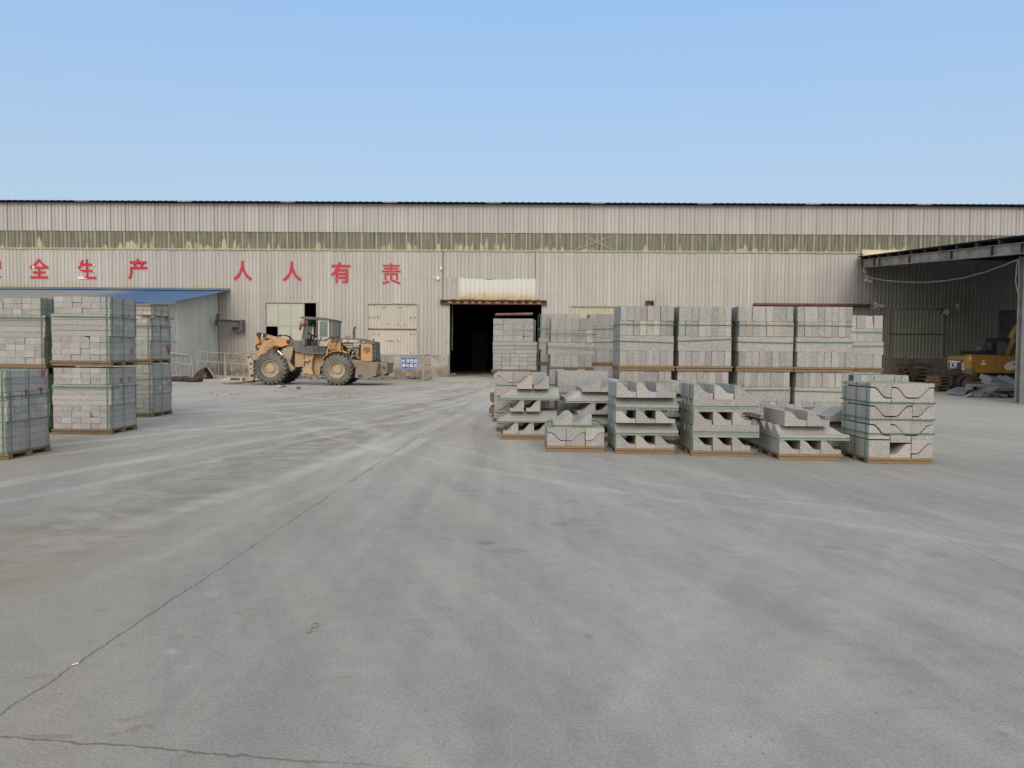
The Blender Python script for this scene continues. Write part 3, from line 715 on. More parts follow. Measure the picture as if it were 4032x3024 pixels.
# positions in the wall's frame
shed = thing('lean_to_shed', 'low metal lean-to shed with a worn blue roof built against the factory wall', 'shed', WM @ Vector((su1, 0, 0)), WALL_ROT)
off = (su1, 0, 0)
q = MB(); corr(q, -45, su1+.75, lambda s, d, v: (s, v, zb + .02 + (zf-zb)*(v/sv) + d*1.2), lambda s: (sv-.45, -.14), (), pitch=.30, rib=.06, depth=.03, phase=.1)
k = 0
rf = q.build('roof', M['blue_roof'], shed, None, off)
q = MB(); q.box(-45, su1+.78, -.24, -.14, zb-.02, zb+.17); q.add([(-45, -.25, zb+.05), (su1+.78, -.25, zb+.05), (su1+.78, -.50, zb+.012), (-45, -.50, zb+.012)], [(0,1,2,3)])
q.build('ridge_flashing', M['blue_flash'], rf, None, off)
q = MB()
k = -45
while k < su1+.5:
    w = random.uniform(1.5, 3.5); d = random.uniform(-.015, .02)
    q.box(k, min(k+w, su1+.74), sv-.475, sv-.452, zf-.115+d, zf-.055+d*.5); k += w + .003
q.box(-45, su1+.70, sv-.44, sv-.40, zf-.2, zf-.075)
q.build('gutter_edge', M['blue_flash'], rf, None, off)
q = MB(); corr(q, sv, -.14, lambda s, d, z: (su1 + d*.9, s, z), lambda s: (.0, zb - .12 + (zf-zb)*(s/sv)), (), pitch=.2, rib=.05, depth=.025)
q.build('side_wall', M['clad_shed'], shed, None, off)
q = MB(); corr(q, -45, su1, lambda s, d, z: (s, sv - d, z), lambda s: (.0, zf-.1), (), pitch=.24, rib=.05, depth=.025)
q.build('front_wall', M['clad'], shed, None, off)
q = MB(); q.box(su1-.10, su1+.04, sv-.04, sv+.1, 0, zf-.1); q.build('corner_post', M['frame_white'], shed, None, off)
q = MB(); q.box(su1+.03, su1+.05, sv+.2, sv+1.1, 2.05, 2.09); q.box(su1+.03, su1+.06, sv+.3, sv+3.0, 1.30, 1.36); q.build('patch_batten', M['frame_white'], shed, None, off)
# steel arm between shed and wall
a = wpt(856, 1272, -2.4); b = wpt(945, 1277, -.3); q = MB()
a, b = P(858, 1271, 47.9), Vector(wpt(951, 1276, -.45))
mid = (a+b)/2; d = (b-a)
for dz in (-.21, .21): q.bar(a + Vector((0,0,dz)), b + Vector((0,0,dz)), .30, .04)
q.bar(a, b, .04, .42)
q.cbox(b + Vector((.05, .05, -.1)), (.12, .5, .75)); q.cbox(b + Vector((-.28, 0, -.34)), (.5, .3, .24)); q.cbox(a + Vector((-.05, 0, .2)), (.10, .35, .75), (0, .25, 0))
single('wall_bracket', q, M['mach_grey'], 'dark steel I-beam arm bracketed across the corner of shed and factory wall', 'steel beam', mid)

# ------------------------------------------------------------------ canopy on the right
A = Vector(wpt(3392, 1055, -.2)); Bt = P(4050, 998, 25.2)
A0 = Vector((A.x, A.y, A.z)); B0 = Vector((Bt.x, Bt.y, Bt.z)); dirv = (B0-A0); B1 = A0 + dirv*1.06
cnp = thing('canopy', 'open sided lean-to canopy with a rusty pale blue gable beam and dark roof', 'canopy', (B0.x, B0.y, 0))
off = (B0.x, B0.y, 0)
hA, hB = .50, .37                                              # the beam is deeper at the wall end
q = MB()
def sect(p, h): return [p + Vector((-.13, 0, 0)), p + Vector((.13, 0, 0)), p + Vector((.13, 0, h)), p + Vector((-.13, 0, h))]
def web(p, q_, h0, h1, w, z0, z1, mb):                          # slanting plate between heights z0..z1 (fractions)
    vs = []
    for (pp, h) in ((p, h0), (q_, h1)):
        vs += [pp + Vector((-w, 0, h*z0)), pp + Vector((w, 0, h*z0)), pp + Vector((w, 0, h*z1)), pp + Vector((-w, 0, h*z1))]
    mb.add(vs, [(0,3,2,1),(4,5,6,7),(0,1,5,4),(1,2,6,5),(2,3,7,6),(3,0,4,7)])
web(A0, B1, hA, hB, .13, 0, .07, q); web(A0, B1, hA, hB, .13, .93, 1, q); web(A0, B1, hA, hB, .03, .07, .93, q)
beam = q.build('gable_beam', M['canopy_steel'], cnp, None, off)
q = MB()
for t in (.02, .14, .19, .42, .66, .83, .93):
    p = A0.lerp(B1, t); h = hA + (hB-hA)*t; q.box(p.x-.125, p.x+.125, p.y-.02, p.y+.02, p.z+h*.07, p.z+h*.93)
q.build('stiffener', M['rust'], beam, None, off)
XR = 40.0
def slope(x, t, dz=0):                                          # roof plane point at fraction t from wall to column line
    p = A0.lerp(B1, t); h = hA + (hB-hA)*t
    return Vector((x if x is not None else p.x - .28, p.y, p.z + h + dz))
q = MB()
n_ = 22
for i in range(n_):                                             # sheets lap like steps down the slope
    t0, t1 = i/n_, (i+1)/n_
    a, b = slope(None, t0, .16), slope(None, t1, .16)
    vs = [a, b, Vector((XR, b.y, b.z)), Vector((XR, a.y, a.z))]; up = Vector((0, 0, .055))
    q.add(vs + [w + up for w in vs], [(0,3,2,1),(4,5,6,7),(0,1,5,4),(1,2,6,5),(2,3,7,6),(3,0,4,7)])
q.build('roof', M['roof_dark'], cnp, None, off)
q = MB(); corr(q, B1.x+.75, XR, lambda s_, d_, z_: (s_, B1.y - .25 - d_, z_), lambda s_: (0.0, slope(None, 1).z + .1), (), pitch=.24, rib=.06, depth=.035)
q.build('front_shade_sheet', M['clad_top'], cnp, None, off)                 # unseen sheeting added right of the column to block front light
q = MB()
for i in range(12):
    t = (i+.5)/12; p = slope(None, t, .0); q.box(p.x-.02, XR, p.y-.04, p.y+.04, p.z+.002, p.z+.155)
q.build('purlin', M['cab_dark'], cnp, None, off)
q = MB()                                                         # cream flashing where the roof meets the wall
p = wpt(3391, 986, -.12); e = wpt(3700, 986, -.12)
q.cbox((p+e)/2 + Vector((0, -.10, -.12)), ((e-p).length, .10, .26), (0, 0, WALL_ROT)); q.cbox((p+e)/2 + Vector((0, -.22, -.33)), ((e-p).length, .12, .16), (0, 0, WALL_ROT))
q.build('ridge_flashing', painted('cream_flashing', (.60, .53, .40), (.50, .36, .17), .7, .9, .5), cnp, None, off)
colb = G(4014, 1590); cx, cy = colb.x + .14, colb.y + .14
q = MB(); q.box(cx-.14, cx+.14, cy-.14, cy-.12, 0, B0.z-.0); q.box(cx-.14, cx+.14, cy+.12, cy+.14, 0, B0.z); q.box(cx-.012, cx+.012, cy-.12, cy+.12, 0, B0.z)
q.box(cx-.2, cx+.2, cy-.2, cy+.2, 0.004, .03)
q.build('column', M['column_steel'], cnp, None, off)
q = MB()
for X in (26, 32.8): q.box(X-.12, X+.12, 25.0, 25.25, 0, B0.z)
q.build('far_column', M['column_steel'], cnp, None, off)
q = MB(); q.box(33.0, 33.1, 24.5, 46, 0, 5.6); q.build('side_shade_sheet', M['shade_sheet'], cnp, None, off)  # unseen wall added to keep light from the right out of the canopy
# sagging cable under the beam and its fittings
pts = []
cp = [(3402, 1083), (3432, 1095), (3480, 1104), (3560, 1111), (3640, 1112), (3720, 1106), (3800, 1093), (3880, 1071), (3950, 1046), (4008, 1022)]
for i, (a, b) in enumerate(cp): pts.append(P(a, b, 44 + (25.6-44)*i/(len(cp)-1)))
q = MB(); q.tube(pts, .028, 6); q.cbox(P(3842, 1079, 31.8), (.16, .08, .07), (0, -.25, 0))
pe = pts[-1]
q.tube([pe, pe + Vector((-.1, -.1, -.25)), pe + Vector((-.15, -.15, -.75)), pe + Vector((-.06, -.2, -1.25))], .018, 5)
q.tube([pe, pe + Vector((-.02, -.1, -.15)), pe + Vector((-.07, -.15, -.5)), pe + Vector((.0, -.15, -.9))], .018, 5)
single('sagging_cable', q, M['cable_pale'], 'grey cable sagging across below the canopy beam and looped at the column', 'cable', pts[4])
c = wpt(3405, 1065, -.6); q = MB()
for (px, py, w, h) in ((3404, 1062, .16, .12), (3407, 1070, .22, .10), (3412, 1102, .16, .14), (3414, 1107, .26, .08), (3429, 1108, .14, .18)): q.cbox(wpt(px, py, -.6), (w, .15, h), (0, .2, 0), .01)
q.tube([wpt(3404, 1070, -.55), wpt(3409, 1085, -.5), wpt(3412, 1100, -.55)], .03, 6)
single('cable_insulators', q, M['white_plastic'], 'pale insulators and clamps below the left end of the canopy beam', 'cable clamp', c)
# ------------------------------------------------------------------ palletised stone
_blk = {}
def block_mesh(w, d, h, mat, chip=0):
    key = (round(w, 3), round(d, 3), round(h, 3), mat.name, chip)
    if key not in _blk:
        q = MB(); q.box(-w/2, w/2, -d/2, d/2, 0, h, .0035)
        if chip:                                                   # knock one front corner off
            rr = random.Random(chip)
            sx = rr.choice((-1, 1)); sz = rr.choice((0, 1)); a = rr.uniform(.018, .035)
            vs = []
            for p in q.v:
                if p[0]*sx > w/2 - .012 and p[1] < -d/2 + .012 and abs(p[2] - sz*h) < .012:
                    p = (p[0] - sx*a*.8, p[1] + a*.5, p[2] + (-a if sz else a)*.7)
                vs.append(p)
            q.v = vs
        _blk[key] = q.mesh('kerb_stone', mat)
    return _blk[key]
def S(t, lo, hi, lip=.10, top=.22):                                 # ogee height, t 0 (low lip) .. 1 (high back)
    if t <= lip: return lo
    if t >= 1-top: return hi
    k = (t-lip)/(1-lip-top); return lo + (hi-lo)*(k*k*(3-2*k))
def ogee_poly(w, lo, hi, tall_left=True, n=18, lip=.22, top=.15):
    pts = [(-w/2, 0), (w/2, 0)]; ts = [i/n for i in range(n+1)]
    pr = [(-w/2 + w*t, S(t, lo, hi, lip, top)) for t in ts]
    if tall_left: pr = [(-x, z) for x, z in pr]
    else: pr = list(reversed(pr))
    return pts + pr
def ogee_mesh(w, d, lo, hi, tall_left, mat, along='y', invert=False):
    key = ('o', round(w, 3), round(d, 3), round(lo, 3), round(hi, 3), tall_left, mat.name, along, invert)
    if key not in _blk:
        poly = ogee_poly(w, lo, hi, tall_left)
        if invert: poly = [(-x, hi + lo - z) for x, z in poly]       # upside down, closes the curve of a stone below
        q = MB()
        if along == 'y': q.prism(poly, -d/2, d/2, 'y')
        else: q.prism([(a, z) for a, z in poly], -d/2, d/2, 'x')       # profile across the depth, stone lies along x
        _blk[key] = q.mesh('ogee_stone', mat, 28)
    return _blk[key]
def hipped_mesh(L, w, lo, hi, mat, ends):                            # lying ogee stone with ogee-cut ends
    key = ('h', round(L, 3), round(w, 3), round(lo, 3), round(hi, 3), mat.name, ends)
    if key not in _blk:
        xs = sorted(set([0, L] + [i*.30/12 for i in range(13)] + [L-.30+i*.30/12 for i in range(13)] + [L*i/8 for i in range(9)])); ys = [w*i/12 for i in range(13)]
        q = MB(); nx, ny = len(xs), len(ys)
        top = [[min(S(y/w, lo, hi), S(min(1, x/.30), lo, hi, .03, .03) if ends[0] else hi, S(min(1, (L-x)/.30), lo, hi, .03, .03) if ends[1] else hi) for y in ys] for x in xs]
        vs = [(x-L/2, y-w/2, top[i][j]) for i, x in enumerate(xs) for j, y in enumerate(ys)] + [(x-L/2, y-w/2, 0) for x in xs for y in ys]
        o = nx*ny; I = lambda i, j: i*ny+j
        fs = [(I(i,j), I(i+1,j), I(i+1,j+1), I(i,j+1)) for i in range(nx-1) for j in range(ny-1)]
        fs += [(o+I(i,j), o+I(i,j+1), o+I(i+1,j+1), o+I(i+1,j)) for i in range(nx-1) for j in range(ny-1)]
        for i in range(nx-1):
            fs += [(o+I(i,0), o+I(i+1,0), I(i+1,0), I(i,0)), (I(i,ny-1), I(i+1,ny-1), o+I(i+1,ny-1), o+I(i,ny-1))]
        for j in range(ny-1):
            fs += [(I(0,j), I(0,j+1), o+I(0,j+1), o+I(0,j)), (o+I(nx-1,j), o+I(nx-1,j+1), I(nx-1,j+1), I(nx-1,j))]
        q.add(vs, fs); _blk[key] = q.mesh('ogee_stone', mat, 30)
    return _blk[key]

def strap_ring(mb, x0, x1, y0, y1, z, w=.016, tilt=0.0, dip=0.0):       # flat band round a load, level or slanting
    t = .004
    for (a, b) in (((x0, y0), (x1, y0)), ((x1, y0), (x1, y1)), ((x1, y1), (x0, y1)), ((x0, y1), (x0, y0))):
        za = z + (tilt if a[0] == x1 else 0); zb_ = z + (tilt if b[0] == x1 else 0)
        nx, ny = (b[1]-a[1]), -(b[0]-a[0]); L = math.hypot(nx, ny); nx, ny = nx/L*t, ny/L*t
        ex, ey = (b[0]-a[0])/L*t, (b[1]-a[1])/L*t
        p = [(a[0]-ex, a[1]-ey), (b[0]+ex, b[1]+ey)]
        vs = []
        for (q, zz) in ((p[0], za), (p[1], zb_)):
            vs += [(q[0]+nx*.1, q[1]+ny*.1, zz), (q[0]+nx, q[1]+ny, zz), (q[0]+nx, q[1]+ny, zz+w), (q[0]+nx*.1, q[1]+ny*.1, zz+w)]
        mb.add(vs, [(0,3,2,1),(4,5,6,7),(0,1,5,4),(1,2,6,5),(2,3,7,6),(3,0,4,7)])
def strap_hoop(mb, at, lo, hi, z0, z1, across='y', w=.016, tilt=0.0):       # band over the top, in the plane at x (across y) or y (across x)
    t = .004
    def bx(a0, a1, z0_, z1_, dt=0.0):
        if across == 'y':
            M_ = Matrix.Identity(4); mb.box(at-w/2, at+w/2, a0, a1, z0_, z1_)
        else: mb.box(a0, a1, at-w/2, at+w/2, z0_, z1_)
    bx(lo-t, lo-.0005, z0, z1+t); bx(hi+.0005, hi+t, z0, z1+t); bx(lo-t, hi+t, z1+.0005, z1+t)

def pallet_mb(Wd, D, h, over=.02):
    q = MB(); hb = h*.62
    q.box(-Wd/2-over-.012, Wd/2+over+.012, -D/2-.022, -D/2+.0, hb*.96, h-.004, .003)
    for y in (-D/2+.05, 0, D/2-.05): q.box(-Wd/2-over, Wd/2+over, y-.05, y+.05, 0, hb, .004)
    n = max(5, int(Wd/.14))
    for i in range(n):
        x = -Wd/2 + Wd*(i+.5)/n; w = Wd/n*random.uniform(.93, .995)
        q.box(x-w/2, x+w/2, -D/2+random.uniform(-.015, .01), D/2+random.uniform(-.01, .03), hb+.001, h, .003)
    return q
class Load:
    """one strapped pallet of stone; origin at the middle of its base"""
    def __init__(self, label, X0, X1, Y, D=1.0, z=0.0, rot=0.0, group='pallets of stone in the yard', pal=.10, palmat='wood', mat='granite', name='stone_pallet', over=.02):
        self.Wd, self.D, self.mat, self.rr = X1-X0, D, M[mat], random.Random(hash_(label))
        self.t = thing(name, label, 'stone pallet', ((X0+X1)/2, Y+D/2, z), R(rot), group)
        p = pallet_mb(self.Wd, D, pal, over).build('pallet', M[palmat], self.t)
        self.z = pal; self.straps = MB(); self.base = pal
    def put(self, me, x, y, z, rz=0.0, name=None):
        j = self.rr
        o = link(name or me.name.split('.')[0], me, self.t, (x + j.uniform(-.0015, .0015), y + j.uniform(-.012, .008), z), (0, 0, rz + R(j.uniform(-.45, .45))))
        return o
    def ends(self, n, rows, h, w=None, dx=0.0, d=None, merge=.0, mats=None, dy=0.0):     # stone ends to the front
        Wd = w or self.Wd; d = d or self.D; bw = Wd/n
        for r in range(rows):
            for i in range(n):
                chip = self.rr.randint(1, 6) if self.rr.random() < .008 else 0
                m = self.mat if not mats else self.rr.choice(mats)
                self.put(block_mesh(bw-.003, d, h-.002, m, chip), dx - Wd/2 + bw*(i+.5), dy, self.z)
            self.z += h
        return self
    def sides(self, n, rows, h, over=.0, d=None, dx=0.0, split=1, mats=None):               # stones lying along the front
        d = d or self.D; bd = d/n; L = (self.Wd + 2*over)/split
        for r in range(rows):
            for i in range(n):
                for k in range(split):
                    m = self.mat if not mats else self.rr.choice(mats)
                    self.put(block_mesh(L-.006, bd-.005, h-.003, m), dx - self.Wd/2 - over + L*(k+.5), -d/2 + bd*(i+.5), self.z)
            self.z += h
        return self
    def ring(self, z, tilt=0.0, over=.004, w=.016):
        strap_ring(self.straps, -self.Wd/2-over, self.Wd/2+over, -self.D/2-over-.006, self.D/2+over+.006, z, w, tilt); return self
    def hoops(self, xs=(), ys=(), z0=.02, z1=None, over=.006):
        for x in xs: strap_hoop(self.straps, x*self.Wd/2, -self.D/2-over, self.D/2+over, z0, z1 or self.z, 'y')
        for y in ys: strap_hoop(self.straps, y*self.D/2, -self.Wd/2-over, self.Wd/2+over, z0, z1 or self.z, 'x')
        return self
    def done(self):
        if self.straps.v: self.straps.build('strap', M['strap'], self.t)
        return self
    def mark(self, kind, side, a, z, s=.09):                               # red paint on a stone: tick or dab
        q = MB()
        if kind == 'tick': s *= 1.25; polys = [[(-.45, .5), (-.22, .5), (.02, -.22), (.30, .62), (.55, .70), (.08, -.5), (-.08, -.5)]]
        else: s *= 1.4; polys = [[(-.2, .3), (.05, .5), (.25, .25), (.16, -.1), (.02, -.6), (-.08, -.1)]]
        for p in polys:
            p = [(x*s, zz*s) for x, zz in p]
            if side == 'right': q.prism([(a*self.D/2 + x, z + zz) for x, zz in p], self.Wd/2 + .0125, self.Wd/2 + .0145, 'x')
            else: q.prism([(a*self.Wd/2 + x, z + zz) for x, zz in p], -self.D/2 - .0145, -self.D/2 - .0125, 'y')
        q.build('paint_mark', M['red_mark'], self.t); return self
def hash_(s):
    h = 7
    for ch in s: h = (h*131 + ord(ch)) % 1000003
    return h
GP = ['granite', 'granite', 'granite_pale']

# ---- left side: kerb stones on pallets
GL = 'pallets of kerb stone on the left'
ml = [M['granite'], M['granite'], M['granite_pale']]
def kerb_load(label, X0, X1, Y, z=0.0, D=1.0, rows=(3, 4, 3), h=(.115, .098, .103), n=6, dark=False, marks=(), rot=0.0, top_dx=0.0, palmat='wood', strap=True, pal=.10):
    L = Load(label, X0, X1, Y, D, z, rot, GL, pal, palmat)
    L.ends(n, rows[0], h[0], w=(X1-X0)*.99, dx=-.008, mats=ml)
    z1 = L.z; L.sides(6, rows[1], h[1], over=.015, mats=ml); z2 = L.z
    if rows[2]: L.ends(n, rows[2], h[2], w=(X1-X0)*.97, dx=top_dx, mats=ml)
    if strap:
        L.ring(z2 - h[1]*.55, random.uniform(-.015, .015), .022)
        L.hoops((.92,), (-.86, -.05, .88), .05, None, .022)
    for mk_ in marks: L.mark(*mk_)
    return L.done()
kerb_load('single height pallet of grey kerb stones at the left edge, nearest of the left row', -8.25, -7.24, 10.88, 0, 1.02, (4, 4, 3), (.112, .105, .105), marks=(('dab', 'right', -.15, .93, .10), ('dab', 'right', .55, .95, .10), ('tick', 'right', .70, 1.22, .10)), palmat='wood_old')
kerb_load('lower pallet of the left edge stack, mostly hidden behind the single height pallet', -9.92, -8.85, 14.4, 0, 1.0, (4, 3, 3), (.108, .095, .10))
kerb_load('upper pallet of the left edge stack, standing on a double layer of brown timber', -9.92, -8.83, 14.4, 1.13, 1.0, (4, 4, 3), (.125, .106, .107), pal=.18, top_dx=-.05)
kerb_load('lower pallet of the tall kerb stone stack beside the left edge stack, on the ground', -8.60, -7.53, 14.25, 0, 1.0, (4, 4, 3), (.112, .098, .103), marks=(('dab', 'right', -.15, 1.0, .08), ('dab', 'right', .45, 1.02, .08)), palmat='wood_old')
kerb_load('upper pallet of the tall kerb stone stack, its topmost stones tied with green straps', -8.60, -7.52, 14.25, 1.285, 1.0, (4, 4, 3), (.115, .103, .107), marks=(('dab', 'right', -.12, .95, .08), ('dab', 'right', .40, .97, .08), ('tick', 'right', .62, .28, .09)), top_dx=.03)
kerb_load('lower pallet of the set back kerb stone stack near the shed corner', -9.65, -8.52, 18.0, 0, 1.05, (4, 4, 3), (.112, .098, .103), marks=(('dab', 'right', .7, .75, .09),), palmat='wood_old')
kerb_load('upper pallet of the set back kerb stone stack near the shed corner', -9.65, -8.54, 18.0, 1.275, 1.05, (4, 4, 2), (.110, .098, .10), marks=(('tick', 'right', .80, .33, .18), ('dab', 'right', -.1, .86, .09)))
# timber and a few loose stones on that stack
q = MB(); q.box(-9.6, -8.44, 18.0, 18.09, 2.345, 2.40, .004); q.box(-9.55, -8.40, 18.85, 18.95, 2.345, 2.40, .004); single('timber_bearer', q, M['wood_fresh'], 'lower fresh timber bearers sticking out near the top of the set back stack', 'timber', (-9, 18, 2.37))
L = Load('small top layer of stones under timber on the set back stack', -9.65, -8.52, 18.0, 1.05, 2.40, 0, GL, .02, 'wood_fresh'); L.ends(6, 2, .095, mats=ml).hoops((), (-.6, .0, .7), 0, None, .01).done()
q = MB(); q.box(-9.6, -8.55, 18.02, 18.12, 2.622, 2.675, .004); single('timber_bearer', q, M['wood_fresh'], 'topmost fresh timber bearer lying on the set back stack', 'timber', (-9, 18, 2.65))

# ---- right side: tall square stacks
GT = 'tall stacks of square stone blocks'
mt = [M['granite'], M['granite'], M['granite'], M['granite_dark'], M['granite_pale']]
def tall_load(label, X0, X1, Y, z=0.0, n=8, h=.272, D=1.0, rot=0.0, straps=True, mid=0.0, palmat='wood', order='eess', pal=.10, tilt=(0, 0), mats=None):
    L = Load(label, X0, X1, Y, D, z, rot, GT, pal, palmat)
    mats = mats or mt
    for k, o in enumerate(order):
        if o == 'e': L.ends(n, 1, h, w=(X1-X0)*random.uniform(.975, .995), dx=random.uniform(-.012, .012), mats=mats)
        elif o == 's': L.sides(7, 1, h, over=mid, mats=mats)
    if straps:
        z1 = pal + h; L.ring(z1 + h*.62, tilt[0], mid+.012); L.ring(z1 + h*1.72 + .0, tilt[1], .012 if not mid else mid+.012)
        L.hoops((), (-.75, .0, .75), .05, None, .012+mid)
    return L.done()
def rnd_t(): return (random.uniform(-.03, .04), random.uniform(-.02, .02))
tall = [('directly right of the small block pile', 2.11, 3.17, 15.0), ('second of the four in the front tall row', 3.25, 4.30, 15.0),
        ('third of the four in the front tall row', 4.40, 5.48, 14.9), ('at the right end of the front tall row', 5.52, 6.60, 14.85)]
tall[0] = ('at the left end of the front tall row', 2.11, 3.17, 15.0)
for i, (txt, x0, x1, y) in enumerate(tall):
    tall_load('lower pallet of the square block stack ' + txt, x0, x1-.03, y, 0, 8, .290, order='eese', tilt=rnd_t(), palmat='wood_fresh')
    tall_load('upper pallet of the square block stack ' + txt, x0, x1, y-.03, 1.263, 8, .293, order='esee', tilt=[(-.03, 0), (.05, 0), (-.02, 0), (.0, -.005)][i], palmat='wood_fresh')
tall_load('lower pallet of the narrow stack behind the front row, near the gateway', .83, 1.79, 17.0, 0, 6, .29, order='eese')
tall_load('upper pallet of the narrow stack behind the front row, near the gateway', .85, 1.79, 17.0, 1.19, 6, .272, order='esee', mid=.05, tilt=(-.03, -.02))
tall_load('lower pallet of the rearmost stack peeping out left of the narrow stack', .76, 1.75, 20.0, 0, 6, .29, order='eese')
tall_load('upper pallet of the rearmost stack peeping out left of the narrow stack', .76, 1.75, 20.0, 1.265, 6, .315, order='esee', mid=.05)
tall_load('lower pallet of the shaded rear stack in the gap right of the narrow stack', 2.02, 3.10, 20.0, 0, 6, .29, order='eese', mats=[M['granite_dark']])  # darker granite on both pallets stands in for the gap's shade
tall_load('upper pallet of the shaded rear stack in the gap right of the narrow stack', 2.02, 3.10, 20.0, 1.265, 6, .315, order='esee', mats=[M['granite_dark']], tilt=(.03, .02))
tall_load('lower pallet of the shorter rear stack at the right end of the tall stacks', 7.70, 8.72, 18.0, 0, 6, .275, order='eese')
tall_load('upper pallet of the shorter rear stack at the right end of the tall stacks', 7.70, 8.74, 18.0, 1.205, 5, .308, order='esee', mid=.02, tilt=(.01, -.01))
tall_load('single height pallet of square blocks right of the tall stacks, dark left side', 6.90, 8.02, 15.4, 0, 8, .275, order='eese', D=1.1)
L = Load('single pallet of large smooth slabs before the narrow stack, behind the ogee stones', .90, 1.90, 15.0, 1.0, 0, 0, GT, .10, 'wood'); L.ends(2, 1, .28).sides(3, 1, .28).ends(2, 1, .28).sides(3, 1, .30)
L.ring(.80, .05, .012).ring(.36, .0, .012).done()
# small-block pile
GS = 'small block pile beside the gateway'
L = Load('lower pallet of the small block pile before the gateway', -.38, .62, 17.5, 1.0, 0, -4, GS, .09, 'wood_old'); L.ends(5, 4, .13).sides(4, 2, .14, split=2).ends(4, 2, .115).done()
L = Load('upper pallet of small loose grey blocks topped by a red board, before the gateway', -.41, .61, 17.5, 1.0, 1.13, -5, GS, .08, 'wood_old')
L.ends(5, 4, .092, w=1.0); L.z += .002; L.sides(4, 3, .09, split=2); L.ends(4, 4, .132, w=.92, dx=-.04).done()
q = MB(); q.cbox((.03, 17.75, 2.485), (.86, .5, .04), (0, -.025, .03), .005)
single('red_board', q, painted('red_board_paint', (.24, .05, .055), (.22, .16, .14), .8, 3), 'red painted board lying on top of the small block pile', 'board', (.03, 17.75, 2.49))
q = MB(); q.cbox((-.45, 19.6, .45), (.2, .9, .2), (0, 0, .05)); q.cbox((-.46, 19.4, .16), (.16, 1.4, .12), (0, 0, -.03)); q.cbox((-.40, 19.5, .30), (.1, 1.1, .08), (0, 0, .08))
single('timber_offcuts', q, M['wood_old'], 'dark timber offcuts sticking out at the foot of the small block pile', 'timber', (-.45, 19.5, .2))

# ---- right side: ogee (S curved) stones
GO = 'pallets of S curved ogee stones'
mo = [M['granite'], M['granite_pale'], M['granite']]
def og_ends(L, n, pitch, lo, hi, left=True, x0=None, dd=3, w=None, skew=0.0):
    w = w or pitch-.006; d = L.D/dd
    x0 = -L.Wd/2 if x0 is None else x0
    for i in range(n):
        for k in range(dd):
            L.put(ogee_mesh(w, d-.006, lo, hi, left, L.rr.choice(mo)), x0 + pitch*(i+.5), -L.D/2 + d*(k+.5), L.z, skew)
    L.z += hi
def og_side(L, lo, hi, over=.0, dd=3, dx=0.0, back=False, ends=None, Len=None):
    d = L.D/dd; Lg = Len or (L.Wd + 2*over)
    for k in range(dd):
        if ends: me = hipped_mesh(Lg, d-.008, lo, hi, L.rr.choice(mo), ends)
        else: me = ogee_mesh(d-.008, Lg, lo, hi, back, L.rr.choice(mo), 'x')
        L.put(me, dx, -L.D/2 + d*(k+.5), L.z)
    L.z += hi
def og_pairs(L, seq, lo, hi, dd=3, pitch=None, gap=.012):            # upright stones closed by inverted ones; seq of 'l' / 'r' = side where the upright one is tall
    p = pitch or L.Wd/len(seq); d = L.D/dd
    for i, cc in enumerate(seq):
        x = -L.Wd/2 + p*(i+.5)
        for k in range(dd):
            y = -L.D/2 + d*(k+.5); jz = L.rr.uniform(0, .003)
            if cc in 'lr':
                L.put(ogee_mesh(p-.010, d-.006, lo, hi, cc == 'l', L.rr.choice(mo)), x, y, L.z)
                L.put(ogee_mesh(p-.006, d-.006, lo, hi, cc != 'l', L.rr.choice(mo), 'y', True) if False else inv_mesh(p-.006, d-.006, lo, hi, cc == 'l', L.rr.choice(mo)), x + L.rr.uniform(-.006, .006), y, L.z + gap)
            elif cc == 'b': L.put(block_mesh(p-.008, d-.006, lo+hi, L.mat), x, y, L.z)
            else:
                L.put(ogee_mesh(p-.010, d-.006, lo, hi, cc == 'L', L.rr.choice(mo)), x, y, L.z)
                if k == 0 or True: L.put(block_mesh(p-.02, d-.006, .085, L.mat), x, y, L.z + hi + gap)
    L.z += lo + hi + gap
def inv_mesh(w, d, lo, hi, under_left, mat):                        # fills the space above an upright stone, flat on top
    key = ('i', round(w, 3), round(d, 3), round(lo, 3), round(hi, 3), under_left, mat.name)
    if key not in _blk:
        pr = ogee_poly(w, lo, hi, under_left)[2:]                     # curve, from right to left
        q = MB(); q.prism(pr + [(-w/2, lo+hi), (w/2, lo+hi)], -d/2, d/2, 'y'); _blk[key] = q.mesh('ogee_stone', mat, 28)
    return _blk[key]
lo_, hi_ = .062, .205
# front row, left to right
L = Load('tall open ogee stone pallet at the left end of the front row, curves rising right', -.20, .80, 13.95, 1.0, 0, 0, GO, .10, 'wood_fresh', over=.0)
og_ends(L, 3, .285, lo_, .215, False, -.5+.04); og_side(L, .075, .205, .04, 3, .0, False, (True, False)); og_ends(L, 2, .30, lo_, .21, False, -.5+.14, 3, .26)
L.z = .10 + .215 + .205 + .21; og_side(L, .075, .205, .04, 3, .03, False, (True, False)); zt = L.z
og_ends(L, 2, .305, .07, .225, False, -.5+.28, 3, .28)
L.ring(.10+.215+.012, 0, .045).ring(.10+.215+.205+.21+.02, 0, .06).done()
L = Load('low pallet of closely fitted ogee stones, two curved ones tied on top', .575, 1.50, 12.28, .92, 0, 0, GO, .10, 'wood_fresh', over=.0)
og_pairs(L, 'lrr', .075, .205, 2); zt = L.z
og_ends(L, 2, .31, .085, .215, False, -.36, 2); L.ring(zt + .012, .02, -.03)
L.straps.box(-.37, .27, -.475, -.470, zt+.02, zt+.042); L.done()
L = Load('neat five layer pallet of ogee stones, curves falling right', 1.66, 2.60, 12.1, 1.0, 0, 0, GO, .09, 'wood_fresh', over=.0)
